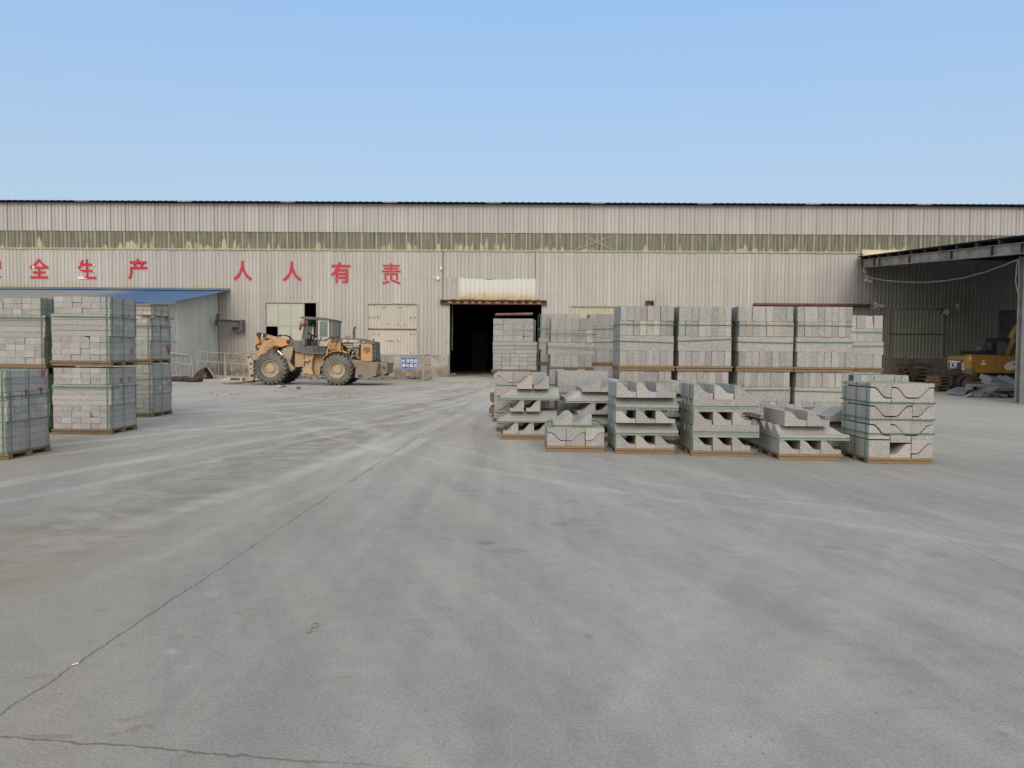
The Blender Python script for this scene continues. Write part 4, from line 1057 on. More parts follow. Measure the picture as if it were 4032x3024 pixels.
for k in range(2):
    og_ends(L, 3, .315, lo_, .205, True); og_side(L, .09, .20, .03, 3, .03)
og_ends(L, 3, .318, .085, .235, True)
L.ring(.09 + .205 + .03, 0, .045).ring(.09 + .205*2 + .20 + .03, 0, .045); L.hoops((), (-.6, .2), .04, None, .05).done()
L = Load('five layer pallet of ogee stones with flat lengthwise backs to the front', 2.84, 3.78, 11.9, .95, 0, 0, GO, .09, 'wood_fresh', over=.02)
for k in range(2):
    og_ends(L, 3, .305, .075, .205, True, -.47, 3, .285, 0); og_side(L, .07, .195, .05, 3, .05, True)
og_ends(L, 3, .318, .095, .225, True, -.47, 3, .30)
L.ring(.09 + .205 + .085, 0, .06).ring(.09 + .205*2 + .195 + .085, 0, .06); L.hoops((), (-.5, .3), .04, None, .01).done()
L = Load('low three layer pallet of ogee stones, hipped long stone in its middle', 4.06, 5.0, 11.5, .98, 0, 0, GO, .10, 'wood_fresh', over=.0)
og_ends(L, 3, .312, lo_, .205, True); og_side(L, .085, .215, .06, 3, .06, False, (False, True)); zt = L.z
og_ends(L, 2, .34, .085, .225, True, -.40, 2)
L.ring(.10 + .205 + .03, 0, .07).done()
L = Load('square pallet of interlocked ogee stones at the right end of the front row', 5.27, 6.22, 11.2, .95, 0, 0, GO, .09, 'wood_fresh', over=.0)
og_pairs(L, 'bRr', .05, .205, 3, gap=.020); og_pairs(L, 'llr', .05, .205, 3, gap=.020); og_pairs(L, 'lrr', .05, .205, 3, gap=.020); og_pairs(L, 'llr', .05, .205, 3, gap=.020)
for z in (.44, .655, .905): L.ring(z, random.uniform(-.02, .005), .012)
L.hoops((), (-.82, -.1, .7), .04, None, .012).done()
# second row behind them
L = Load('tall pallet of interlocked ogee stones below the small block pile', -.31, .70, 15.35, 1.0, 0, 0, GO, .09, 'wood_old', over=.0)
og_pairs(L, 'rlb', .065, .2, 3); og_pairs(L, 'rlr', .065, .2, 3); og_pairs(L, 'rlr', .065, .2, 3); og_pairs(L, 'lrb', .065, .2, 3)
L.ring(.38, 0, .012).ring(.93, .01, .012); L.done()
L = Load('open ogee pallet of the second row, behind the low fitted pallet', .97, 1.97, 13.75, 1.0, 0, 2, GO, .09, 'wood_old', over=.0)
og_ends(L, 3, .30, lo_, .205, False, -.42); og_side(L, .08, .20, .04, 3, .02, False, (True, False)); og_ends(L, 2, .33, lo_, .205, False, -.30); og_side(L, .08, .20, .04, 3, .03, False, (True, False)); og_ends(L, 2, .34, .07, .225, False, -.22)
L.ring(.31, 0, .045).ring(.72, 0, .05).done()
L = Load('open ogee pallet of the second row, half hidden between two five layer pallets', 2.62, 3.55, 13.35, 1.0, 0, 0, GO, .09, 'wood_old', over=.0)
og_ends(L, 3, .31, lo_, .205, False); og_side(L, .08, .20, .02, 3); og_ends(L, 3, .31, lo_, .205, False); og_side(L, .08, .20, .02, 3); og_ends(L, 3, .31, .07, .225, False)
L.ring(.32, 0, .03).ring(.73, 0, .03).done()
L = Load('low second row ogee pallet left behind the hipped three layer pallet', 4.15, 5.10, 12.9, 1.0, 0, 0, GO, .09, 'wood_old', over=.0)
og_ends(L, 3, .31, lo_, .205, False); og_side(L, .08, .205, .06, 2, -.04, False, (True, False)); og_ends(L, 2, .36, .075, .225, False, -.40, 2)
L.ring(.32, 0, .06).done()
L = Load('low second row ogee pallet beside the interlocked square pallet', 5.18, 6.12, 12.6, 1.0, 0, 0, GO, .09, 'wood_old', over=.0)
og_ends(L, 3, .31, lo_, .205, False); og_side(L, .08, .205, .06, 2, -.02, False, (True, False)); og_ends(L, 2, .40, .085, .225, False, -.46, 2)
L.ring(.32, 0, .06).done()
# ------------------------------------------------------------------ wheel loader
LY = 35.3                                                           # distance of the near wheels' outer faces
def LP(zx, zy, Y): return P(980 + zx/3.814, 1220 + zy/3.814, Y)
def side(mb, pts, y0, y1, ref=None):                                # outline seen from the side at depth ref, thickness y0..y1
    w = [LP(a, b, ref or y0) for a, b in pts]; mb.prism([(q.x, q.z) for q in w], y0, y1, 'y'); return mb
lo = P(980 + 800/3.814, 1220, LY); LO = Vector((lo.x, LY + 1.37, 0))
ldr = thing('wheel_loader', 'dusty orange wheel loader with fork tines and grey cab parked before the hall', 'wheel loader', LO)
fx, rx = LP(318, 877, LY).x, LP(1318, 915, LY).x
WR = .745
def wheel(x, y, near, dark, R_, turn=0.0):
    s = -1 if near else 1                                           # outer face towards -y for the near side
    hub = MB(); T = 'mach_black' if False else None
    # local coordinates round the wheel's centre, outer face at y = 0, depth positive
    hub.lathe([(.0, .10), (.16, .10), (.175, .125), (.19, .17), (.23, .19), (.24, .30), (.0, .30)], (0, 0, 0), 'y', 24)
    for k in range(10):
        a = 2*math.pi*k/10; hub.cbox((.205*math.cos(a), .165, .205*math.sin(a)), (.03, .03, .03))
    rim = MB(); rim.lathe([(.20, .20), (.30, .20), (.335, .09), (.345, .045), (.385, .025), (.392, .05), (.39, .30), (.20, .32)], (0, 0, 0), 'y', 40)
    ty = MB(); ty.lathe([(.385, .035), (.43, .0), (.56, -.015), (.645, .008), (.675, .05), (.682, .10), (.682, .50), (.675, .55), (.645, .592), (.56, .615), (.43, .60), (.385, .56)], (0, 0, 0), 'y', 56)
    nl = 22
    F6 = [(0,1,2,3),(4,7,6,5),(0,4,5,1),(1,5,6,2),(2,6,7,3),(3,7,4,0)]
    for k in range(nl):                                              # chunky lugs, staggered on the two shoulders
        for sd in (0, 1):
            a = 2*math.pi*(k + .5*sd)/nl; M_ = Matrix.Rotation(-a, 4, 'Y')
            y0, y1 = (.0, .33) if sd == 0 else (.27, .60); sk = .055 if sd == 0 else -.055
            w = .052
            lo0, lo1 = (.655, .67) if sd == 0 else (.67, .655); hi0, hi1 = (.725, .748) if sd == 0 else (.748, .725)
            ty.add([(lo0, y0, -w), (lo0, y0, w), (lo1, y1, w+sk), (lo1, y1, -w+sk), (hi0, y0, -w*.8), (hi0, y0, w*.8), (hi1, y1, w*.8+sk), (hi1, y1, -w*.8+sk)], F6, M_)
            if sd == 0: ty.add([(.575, -.005, -w*.55), (.575, -.005, w*.55), (.69, .02, w*.9), (.69, .02, -w*.9), (.575, -.032, -w*.45), (.575, -.032, w*.45), (.722, -.010, w*.8), (.722, -.010, -w*.8)], F6, M_)
    X = Matrix.Translation((x - LO.x, y - LO.y, R_ )) @ Matrix.Rotation(turn, 4, 'Z') @ Matrix.Diagonal((R_/.748, 1 if near else -1, R_/.748, 1))
    def mk(mb, name, mat, par, sm):
        mb.v = [tuple(X @ Vector(p)) for p in mb.v]; return mb.build(name, mat, par, sm)
    w_ = mk(rim, 'wheel', M['rim'], ldr, 35); mk(hub, 'hub', M['rim'], w_, 35); mk(ty, 'tyre', M['tyre_dark' if dark else 'tyre'], w_, 22)
wheel(fx, LY, True, False, .77, R(4)); wheel(rx, LY, True, False, .735)
wheel(fx, LY + 2.74, False, True, .77, R(4)); wheel(rx, LY + 2.74, False, True, .735)
Yc = LY + 1.37
def part(name, mb, mat, par=None, sm=None): return mb.build(name, M[mat] if isinstance(mat, str) else mat, par or ldr, sm, LO)
# axles and belly
q = MB()
for x in (fx, rx): q.tube([(x, LY+.3, .745), (x, LY+.8, .745), (x, Yc, .745), (x, LY+1.95, .745), (x, LY+2.45, .745)], [.20, .17, .27, .17, .20], 12)
q.box(fx-.45, fx+.75, Yc-.42, Yc+.42, .55, 1.15, .04); q.box(rx-1.3, rx+.8, Yc-.40, Yc+.40, .60, 1.2, .04)
part('axle', q, 'mach_black', None, 40)
# lift arms: two big orange plates, with bell cranks and lettering
arm_out = [(128, 700), (140, 640), (165, 570), (195, 510), (250, 465), (330, 440), (440, 428), (560, 438), (615, 452), (645, 480), (640, 515), (560, 532), (480, 558), (400, 540), (350, 560), (300, 600), (250, 650), (215, 700), (170, 720)]
for (y0, y1) in ((Yc-.66, Yc-.52), (Yc+.52, Yc+.66)):
    q = MB(); side(q, arm_out, y0, y1, Yc-.66); arm = part('lift_arm', q, 'orange')
    if y0 < Yc:
        q = MB()
        for (zx, zy, r_) in ((600, 480, .10), (400, 572, .12), (205, 690, .09)):
            p = LP(zx, zy, Yc-.66); q.lathe([(0, y0-.05), (r_, y0-.05), (r_, y0+.02), (0, y0+.02)], (p.x, 0, p.z), 'y', 16)
        part('pivot_pin', q, 'mach_black', arm, 40)
        c = LP(308, 540, Yc-.66)
        T = Matrix.Translation((c.x-LO.x, y0-.012-LO.y, c.z)) @ Matrix.Rotation(R(46), 4, 'Y').inverted() @ Matrix.Rotation(R(90), 4, 'X')
        lettering('arm_lettering', 'ONG', .25, M['black_text'], arm, T, .004, .016)
        T = Matrix.Translation((c.x-LO.x, y0-.022-LO.y, c.z)) @ Matrix.Rotation(R(46), 4, 'Y').inverted() @ Matrix.Rotation(R(90), 4, 'X')
        lettering('arm_lettering', 'ONG', .25, M['white_text'], arm, T, .004, -.002)
        q = MB(); side(q, [(200, 640), (245, 590), (275, 615), (225, 665)], y0-.010, y0-.004, Yc-.66); part('worn_patch', q, 'tan_dust', arm)
q = MB(); p = LP(420, 500, Yc); q.tube([(p.x, Yc-.5, p.z), (p.x, Yc+.5, p.z)], .13, 12); p = LP(200, 640, Yc); q.tube([(p.x, Yc-.5, p.z), (p.x, Yc+.5, p.z)], .11, 12); part('cross_tube', q, 'orange_dusty', None, 40)
crank = [(92, 470), (100, 430), (118, 404), (140, 398), (158, 420), (166, 470), (180, 500), (150, 512), (118, 530), (100, 580), (94, 530)]
q = MB(); side(q, crank, Yc-.22, Yc-.10, Yc-.22); side(q, [(180, 480), (205, 405), (235, 445), (270, 480), (215, 510)], Yc-.12, Yc-.02, Yc-.22); part('bell_crank', q, 'orange')
q = MB(); side(q, [(96, 545), (120, 510), (165, 498), (192, 505), (196, 540), (170, 590), (140, 628), (108, 600)], Yc-.3, Yc+.3, Yc-.3)
side(q, [(132, 385), (160, 380), (178, 470), (165, 500), (150, 440)], Yc-.28, Yc-.24, Yc-.28)
for (zx, zy, r_) in ((150, 370, .10), (238, 378, .085)):
    p = LP(zx, zy, Yc-.3); q.lathe([(0, Yc-.36), (r_, Yc-.36), (r_, Yc-.1), (0, Yc-.1)], (p.x, 0, p.z), 'y', 16)
side(q, [(225, 385), (255, 385), (262, 440), (248, 455), (236, 420)], Yc-.26, Yc-.1, Yc-.28)
part('crank_link', q, 'mach_black', None, 40)
q = MB(); p = LP(155, 553, Yc-.32); q.lathe([(0, Yc-.36), (.07, Yc-.36), (.085, Yc-.31), (.05, Yc-.30)], (p.x, 0, p.z), 'y', 14); part('pin_cap', q, 'rim', None, 40)
cy = MB(); a, b = LP(165, 378, Yc-.2), LP(275, 402, Yc-.2); cy.tube([a, b], .042, 12); rod = part('tilt_cylinder_rod', cy, 'chrome', None, 40)
cy = MB(); a, b = LP(262, 402, Yc-.2), LP(470, 452, Yc-.2); cy.tube([a, a.lerp(b, .03), b], [.105, .10, .10], 14); cy.bar(a + Vector((.05, -.1, .1)), b + Vector((0, -.1, .1)), .03, .03); part('tilt_cylinder', cy, 'orange_dusty', None, 40)
# arm tower, front frame and lift cylinder
q = MB(); side(q, [(545, 455), (600, 448), (640, 455), (655, 480), (662, 560), (655, 580), (560, 580), (560, 520)], Yc-.52, Yc-.40, Yc-.5); side(q, [(545, 455), (640, 455), (662, 560), (655, 580), (560, 580)], Yc+.40, Yc+.52, Yc-.5)
side(q, [(512, 572), (668, 568), (640, 700), (615, 785), (560, 770), (500, 690)], Yc-.60, Yc-.30, Yc-.6)
side(q, [(420, 640), (520, 600), (560, 700), (640, 790), (620, 900), (430, 860), (380, 760)], Yc-.45, Yc+.45, Yc-.45)
q.v = q.v; part('front_frame', q, 'tan_dust')
q = MB(); a, b = LP(570, 790, Yc-.75), LP(668, 905, Yc-.75); q.tube([a, b], .125, 14); q.bar(LP(560, 830, Yc-.85), LP(640, 925, Yc-.85), .03, .03); part('lift_cylinder', q, 'tan_dust', None, 40)
q = MB(); a, b = LP(430, 610, Yc-.5), LP(500, 680, Yc-.5); q.tube([a, b], .06, 10); part('lift_rod', q, 'chrome', None, 40)
q = MB(); side(q, [(400, 585), (470, 560), (550, 540), (520, 640), (440, 640)], Yc-.4, Yc+.4, Yc-.4); side(q, [(665, 575), (705, 585), (700, 900), (630, 800)], Yc-.35, Yc+.35, Yc-.4); part('dark_recess', q, 'mach_black')
q = MB()
for k, (h, l, d) in enumerate(((60, 0, -.3), (45, 20, -.15), (70, 45, .05))):
    q.tube([LP(425+l, 405, Yc+d), LP(460+l, 385-h*.1, Yc+d), LP(520+l, 375+h*.1, Yc+d), LP(590+l*.6, 400, Yc+d), LP(640+l*.3, 450, Yc+d), LP(650+l*.2, 500, Yc+d)], .022, 6)
for k in range(5): q.tube([LP(640+k*9, 690+k*35, Yc-.3), LP(700, 720+k*35, Yc-.3)], .02, 6)
part('hydraulic_hose', q, 'wire_black', None, 60)
# fork carriage and tines
cx0 = P(840 + 342/2.572, 1180 + 560/2.572, LY+.3); cx1 = P(840 + 412/2.572, 1180 + 818/2.572, LY+.3)
def FP(zx, zy, Y=None): return P(840 + zx/2.572, 1180 + zy/2.572, Y or LY+.25)
q = MB(); pts = [FP(a, b) for a, b in ((342, 558), (368, 556), (378, 590), (405, 612), (404, 700), (412, 800), (385, 824), (362, 820), (358, 720), (345, 620))]
for (y0, y1) in ((LY+.25, LY+.45), (LY+2.25, LY+2.45)): q.prism([(p.x, p.z) for p in pts], y0, y1, 'y')
a, b = FP(352, 590), FP(395, 760); q.box(a.x, b.x-.03, LY+.46, LY+2.24, b.z-.02, b.z+.22, .02); q.box(a.x, b.x-.03, LY+.46, LY+2.24, a.z-.30, a.z-.08, .02)
car = part('fork_carriage', q, 'rim')
q = MB()
for (zx, zy, r_) in ((378, 648, .05), (377, 698, .035), (392, 768, .07), (358, 582, .05)):
    p = FP(zx, zy); q.lathe([(0, LY+.235), (r_, LY+.235), (r_, LY+.26), (0, LY+.26)], (p.x, 0, p.z), 'y', 12)
part('pin_hole', q, 'mach_black', car, 40)
for (ya, yb) in ((LY+.46, LY+.68), (LY+2.02, LY+2.24)):
    q = MB(); tip, mid, root = FP(75, 843), FP(250, 830), FP(385, 806)
    q.prism([(tip.x, .012), (mid.x, .02), (root.x+.05, .10), (root.x+.05, .21), (root.x-.25, .17), (mid.x, .085), (tip.x, .035)], ya, yb, 'y'); part('fork_tine', q, M['exhaust'], car)
# front body, cab
q = MB(); side(q, [(655, 500), (700, 462), (785, 460), (800, 520), (802, 640), (700, 632), (668, 575)], Yc-.62, Yc+.62, Yc-.62); part('cab_step_fender', q, 'mach_grey')
q = MB(); q.tube([LP(775, 470, Yc-.64), LP(800, 490, Yc-.66), LP(808, 560, Yc-.66), LP(805, 640, Yc-.66)], .03, 8); part('grab_rail', q, 'mach_grey', None, 60)
CN, CF = Yc-.74, Yc+.74                                           # cab near and far side
cab = MB(); side(cab, [(795, 520), (855, 540), (1150, 545), (1158, 650), (800, 650)], CN, CF, CN); side(cab, [(790, 430), (860, 430), (860, 545), (795, 525)], CN, CF, CN)
cabo = part('cab', cab, 'mach_grey')
q = MB(); side(q, [(783, 106), (868, 100), (960, 108), (1175, 124), (1287, 150), (1284, 170), (1205, 158), (1040, 150), (880, 142), (785, 132)], CN-.10, CF+.10, CN); part('cab_roof', q, 'mach_grey', cabo)
q = MB()
def post(pts, y0, y1): side(q, pts, y0, y1, CN)
for (y0, y1) in ((CN, CN+.07), (CF-.07, CF)):
    post([(858, 140), (884, 140), (868, 430), (864, 560), (846, 560), (846, 430)], y0, y1)
    post([(1205, 160), (1222, 162), (1222, 420), (1205, 420)], y0, y1); post([(1258, 160), (1276, 165), (1268, 410), (1252, 410)], y0, y1)
    post([(1205, 400), (1270, 400), (1270, 425), (1205, 425)], y0, y1)
    post([(1036, 150), (1050, 150), (1050, 545), (1036, 545)], y0+.0, y1)
post([(846, 140), (858, 140), (800, 440), (788, 440)], CN+.001, CN+.06); post([(846, 140), (858, 140), (800, 440), (788, 440)], CF-.06, CF-.001)
part('cab_pillar', q, 'mach_grey', cabo)
q = MB(); side(q, [(852, 150), (857, 150), (800, 430), (796, 430)], CN+.07, CF-.07, CN); part('windscreen', q, 'glass', cabo)
q = MB(); side(q, [(1222, 165), (1256, 168), (1252, 402), (1222, 402)], CN+.02, CN+.03, CN); side(q, [(1050, 155), (1250, 168), (1250, 402), (1050, 402)], CF-.03, CF-.02, CN); side(q, [(1262, 168), (1266, 168), (1260, 402), (1256, 402)], CN+.08, CF-.08, CN); side(q, [(880, 160), (1036, 160), (1036, 420), (870, 420)], CF-.03, CF-.02, CN)
part('cab_window', q, 'glass', cabo)
# the pale door, swung back flat along the cab
DN = CN-.06
q = MB()
for pts in ([(1040, 150), (1206, 158), (1206, 178), (1040, 172)], [(1040, 172), (1062, 172), (1062, 410), (1040, 410)], [(1184, 178), (1206, 178), (1206, 410), (1184, 410)], [(1040, 410), (1206, 410), (1198, 500), (1170, 548), (1036, 545)]): side(q, pts, DN, DN+.05, DN)
dr = part('cab_door', q, 'door_white', cabo)
q = MB(); side(q, [(1062, 172), (1184, 178), (1184, 410), (1062, 410)], DN+.02, DN+.03, DN); part('door_window', q, 'glass', dr)
q = MB(); p = LP(1085, 432, DN); q.lathe([(0, DN-.03), (.05, DN-.03), (.05, DN), (0, DN)], (p.x, 0, p.z), 'y', 12); p = LP(1150, 440, DN); q.cbox((p.x, DN-.02, p.z), (.12, .04, .03)); part('door_handle', q, 'mach_black', dr, 40)
q = MB(); a = LP(950, 380, Yc-.2); b = LP(905, 520, Yc-.2); q.tube([a, b], .05, 8)
ring = [a + Vector((.24*math.cos(t)*.9, .24*math.sin(t), .24*math.cos(t)*-.42)) for t in [2*math.pi*k/16 for k in range(17)]]; q.tube(ring, .022, 6); q.bar(ring[0], ring[8], .03, .02); part('steering_wheel', q, 'cab_dark', cabo, 60)
q = MB(); s0 = LP(1000, 520, Yc-.3); s1 = LP(1110, 470, Yc-.3); q.box(s0.x, s1.x, Yc-.3, Yc+.3, s0.z, s0.z+.14, .04); q.box(s1.x-.14, s1.x, Yc-.28, Yc+.28, s0.z+.14, s0.z+.75, .05); part('seat', q, 'cab_dark', cabo)
q = MB(); side(q, [(868, 545), (1040, 545), (1040, 420), (880, 470)], CN+.5, CF-.1, CN); part('dashboard', q, 'cab_dark', cabo)
q = MB(); side(q, [(785, 640), (860, 632), (1120, 645), (1170, 600), (1190, 585), (1195, 600), (1125, 664), (790, 655)], CN-.42, CN+.02, CN-.42); side(q, [(1185, 590), (1250, 585), (1300, 592), (1290, 602), (1190, 606)], CN-.35, CN, CN-.42); part('platform', q, 'mach_grey')
q = MB(); YN = CN-.40
q.tube([LP(975, 640, YN), LP(975, 490, YN), LP(1000, 455, YN), LP(1050, 452, YN), LP(1058, 470, YN), LP(1045, 560, YN), LP(1045, 640, YN)], .024, 8)
q.tube([LP(1045, 465, YN), LP(1150, 465, YN), LP(1225, 415, YN)], .024, 8); q.tube([LP(1125, 650, YN), LP(1190, 545, YN), LP(1245, 425, YN)], .026, 8)
q.tube([LP(1225, 412, YN), LP(1290, 410, YN), LP(1335, 405, YN), LP(1350, 425, YN+.2), LP(1300, 560, YN)], .022, 8)
part('handrail', q, 'mach_black', None, 60)
q = MB(); q.tube([LP(1240, 430, YN-.03), LP(1205, 530, YN-.03), LP(1180, 600, YN-.03), LP(1168, 680, YN-.03)], [.035, .03, .03, .05], 8); part('orange_strap', q, 'orange', None, 60)
q = MB(); MY = CN-.12
q.tube([LP(855, 160, MY+.1), LP(790, 172, MY), LP(768, 185, MY), LP(766, 235, MY)], .018, 6); q.tube([LP(850, 185, MY+.1), LP(770, 200, MY)], .014, 6)
p = LP(775, 255, MY); q.cbox((p.x, MY, p.z), (.06, .22, .30), (0, .2, 0), .01); part('mirror', q, 'mach_grey', cabo, 60)
q = MB(); q.tube([LP(795, 245, MY), LP(820, 215, MY), LP(850, 195, MY)], [.07, .05, .06], 8); part('red_cloth', q, 'red_plastic', cabo, 60)
# rear frame, hood, engine
q = MB(); side(q, [(695, 640), (830, 655), (830, 850), (692, 860)], Yc-.45, Yc+.45, Yc-.45); part('hinge_frame', q, 'orange_dusty')
q = MB(); side(q, [(835, 660), (990, 655), (955, 740), (945, 850), (970, 975), (815, 960), (815, 880), (845, 860)], CN-.20, CN+.1, CN-.2)
side(q, [(795, 750), (915, 745), (912, 768), (800, 765)], CN-.42, CN-.2, CN-.3); side(q, [(825, 870), (930, 858), (975, 960), (940, 972), (830, 940)], CN-.36, CN-.2, CN-.3)
part('step_box', q, 'orange_dusty')
q = MB(); side(q, [(990, 655), (1150, 660), (1150, 760), (1075, 860), (1062, 975), (975, 975), (945, 880), (950, 760)], Yc-.62, Yc+.62, Yc-.62); part('fuel_tank', q, 'orange_dusty')
HN, HF = Yc-.62, Yc+.62
q = MB(); side(q, [(1218, 422), (1300, 416), (1395, 424), (1560, 424), (1700, 434), (1845, 470), (1897, 480), (1896, 508), (1700, 505), (1380, 492), (1215, 490)], HN-.02, HF+.02, HN); hood = part('hood', q, 'mach_grey')
q = MB(); side(q, [(1208, 490), (1382, 492), (1376, 700), (1150, 715), (1148, 660), (1195, 600)], HN, HF, HN); part('side_panel', q, 'orange', hood)
q = MB(); side(q, [(1686, 506), (1845, 506), (1856, 772), (1680, 762)], HN, HN+.06, HN); pnl = part('rear_panel', q, 'orange', hood)
q = MB(); side(q, [(1686, 506), (1845, 506), (1856, 772), (1680, 762)], HF-.06, HF, HN); part('rear_panel', q, 'orange', hood)
q = MB(); side(q, [(1640, 520), (1845, 506), (1850, 740), (1650, 740)], HN+.2, HF-.2, HN); part('radiator', q, 'mach_black', hood)
c = LP(1772, 615, HN)
T = Matrix.Translation((c.x-LO.x, HN-.008-LO.y, c.z)) @ Matrix.Rotation(R(90), 4, 'X')
lettering('panel_mark', '峰', .36, M['grey_text'], pnl, T, .004, .012)
q = MB(); side(q, [(1847, 482), (1897, 484), (1908, 745), (1858, 752)], HN-.01, HF+.01, HN); gr = part('rear_grille', q, 'mach_grey', hood)
q = MB()
for k in range(4): a = 500 + k*62; side(q, [(1855+k*2, a), (1892+k*2, a+2), (1894+k*2, a+46), (1857+k*2, a+48)], HN-.018, HN-.012, HN)
part('grille_slot', q, 'mach_black', gr)
c = LP(1445, 467, HN); c2 = LP(1580, 471, HN); TT = lambda c: Matrix.Translation((c.x-LO.x, HN-.030-LO.y, c.z)) @ Matrix.Rotation(R(90), 4, 'X')
lettering('hood_lettering', 'JIN', .155, M['white_text'], hood, TT(c), .004, .006, 1.05); lettering('hood_lettering', 'ONG', .15, M['white_text'], hood, TT(LP(1552, 470, HN)), .004, .005)
lettering('hood_lettering', '重工', .125, M['white_text'], hood, TT(LP(1628, 473, HN)), .004, .003); lettering('hood_lettering', '重', .06, M['white_text'], hood, TT(LP(1722, 488, HN)), .003, .003)
q = MB(); side(q, [(1380, 560), (1680, 560), (1680, 760), (1380, 720)], HN+.40, HF-.1, HN); part('engine_block', q, 'mach_black')
q = MB()
a, b = LP(1420, 522, HN+.12), LP(1560, 522, HN+.12); q.tube([a, b], .075, 12)
for (zx, zy, r_) in ((1505, 605, .085), (1440, 665, .15), (1600, 560, .07), (1560, 640, .06), (1620, 650, .07)):
    p = LP(zx, zy, HN+.15); q.lathe([(0, HN+.10), (r_*.6, HN+.10), (r_, HN+.16), (r_, HN+.35), (0, HN+.35)], (p.x, 0, p.z), 'y', 14)
for pts in ([(1400, 540), (1410, 600), (1450, 640), (1490, 650)], [(1505, 620), (1500, 690), (1520, 740)], [(1520, 735), (1570, 640), (1600, 600)], [(1500, 750), (1560, 700), (1600, 680)], [(1560, 540), (1610, 545), (1640, 600), (1640, 690), (1660, 740)], [(1620, 600), (1610, 680), (1640, 740)], [(1460, 560), (1550, 570)], [(1530, 590), (1600, 590), (1650, 630)]):
    q.tube([LP(a, b, HN+.10 + .04*random.random()) for a, b in pts], .024, 7)
part('engine_pipe', q, 'tan_dust', None, 50)
q = MB(); p = LP(1580, 430, Yc-.2); q.tube([(p.x, Yc-.2, p.z-.1), LP(1578, 330, Yc-.2), LP(1580, 290, Yc-.2), LP(1592, 268, Yc-.2), LP(1606, 258, Yc-.2)], [.062, .062, .062, .06, .06], 12); part('exhaust_pipe', q, 'exhaust', None, 50)
p = LP(1482, 400, Yc-.1); q = MB(); q.lathe([(0, -.10), (.10, -.10), (.10, -.02), (.15, -.01), (.155, .05), (.13, .085), (0, .10)], (p.x, p.y, p.z), 'z', 18); part('air_intake', q, 'rim', None, 40)
q = MB(); q.tube([LP(1865, 478, Yc-.4), LP(1868, 455, Yc-.4), LP(1880, 440, Yc-.4)], [.02, .03, .04], 6); p = LP(1875, 760, HN); q.cbox((p.x, HN, p.z), (.14, .2, .12), (0, 0, 0), .02); p = LP(1948, 757, HN); q.cbox((p.x, HN+.1, p.z), (.16, .2, .13), (0, 0, 0), .02); part('tail_lamp', q, 'mach_black', None, 60)
q = MB(); WN, WF = LY+.12, LY+2.62
side(q, [(1612, 785), (1925, 783), (1942, 790), (1905, 985), (1815, 1026), (1590, 1020)], WN, WF, WN); side(q, [(1925, 783), (2078, 800), (2068, 945), (2050, 965), (1905, 985), (1942, 790)], WN+.30, WF-.30, WN+.30)
wt = part('counterweight', q, 'weight')
q = MB(); a, b = LP(1640, 978, WN), LP(1700, 1006, WN); q.box(a.x, b.x, WN-.004, WN+.06, b.z, a.z); part('lifting_pocket', q, 'mach_black', wt)
q = MB(); p = LP(2030, 872, WN+.3); q.lathe([(0, WN+.29), (.06, WN+.29), (.06, WN+.32), (0, WN+.32)], (p.x, 0, p.z), 'y', 12); part('weight_bolt', q, 'mach_black', wt)
q = MB(); a, b = LP(2045, 920, Yc), LP(2095, 985, Yc); q.box(a.x, b.x, Yc-.25, Yc+.25, b.z, a.z, .02)
part('tow_hitch', q, 'mach_black', wt)
q = MB(); side(q, [(1935, 800), (1965, 830), (1935, 890), (1965, 930), (1925, 975), (1890, 960), (1920, 880)], WN+.1, WN+.36, WN+.1); part('broken_corner', q, 'counter_brown', wt)
q = MB(); side(q, [(1500, 740), (1680, 762), (1850, 772), (1900, 790), (1620, 790), (1600, 860), (1540, 900)], Yc-.55, Yc+.55, Yc-.55); part('rear_frame', q, 'tan_dust')
# rear mudguard over the near wheel, front one too
for (cx, r_, a0, a1) in ((rx, .86, 62, 150),):
    q = MB(); n = 14
    for k in range(n):
        t0, t1 = R(a0 + (a1-a0)*k/n), R(a0 + (a1-a0)*(k+1)/n)
        for (yA, yB) in ((LY+.30, LY+.74),):
            vs = []
            for t in (t0, t1):
                for rr in (r_, r_+.03): vs += [(cx+rr*math.cos(t), yA, .735+rr*math.sin(t)), (cx+rr*math.cos(t), yB, .735+rr*math.sin(t))]
            q.add(vs, [(0,1,5,4),(2,6,7,3),(0,4,6,2),(1,3,7,5)] + ([(0,2,3,1)] if k == 0 else []) + ([(4,5,7,6)] if k == n-1 else []))
    part('mudguard', q, 'orange_dusty', None, 40)

# ------------------------------------------------------------------ excavator under the canopy
EY = 33.2
def EP(zx, zy, Y): return P(3680 + zx/3.949, 1180 + zy/3.949, Y)
eo = EP(515, 1400, EY); EO = Vector((eo.x, EY, 0))
exc = thing('excavator', 'yellow tracked excavator with dark cab parked under the canopy behind broken slabs', 'excavator', EO, R(-8))
def eside(mb, pts, y0, y1, ref=None):
    w = [EP(a, b, ref or y0) for a, b in pts]; mb.prism([(p.x, max(p.z, .01)) for p in w], y0, y1, 'y'); return mb
def epart(name, mb, mat, par=None, sm=None): return mb.build(name, M[mat], par or exc, sm, EO)
BN, BF = EY, EY+2.3
q = MB(); eside(q, [(575, 855), (918, 866), (918, 1138), (575, 1135)], BN, BF); body = epart('engine_housing', q, 'yellow')
q = MB(); eside(q, [(922, 866), (1054, 870), (1054, 1140), (922, 1138)], BN+.01, BF-.01, BN); epart('side_door', q, 'yellow', body)
q = MB(); eside(q, [(1058, 870), (1234, 872), (1250, 1140), (1058, 1140)], BN+.005, BF-.005, BN); epart('side_door', q, 'yellow', body)
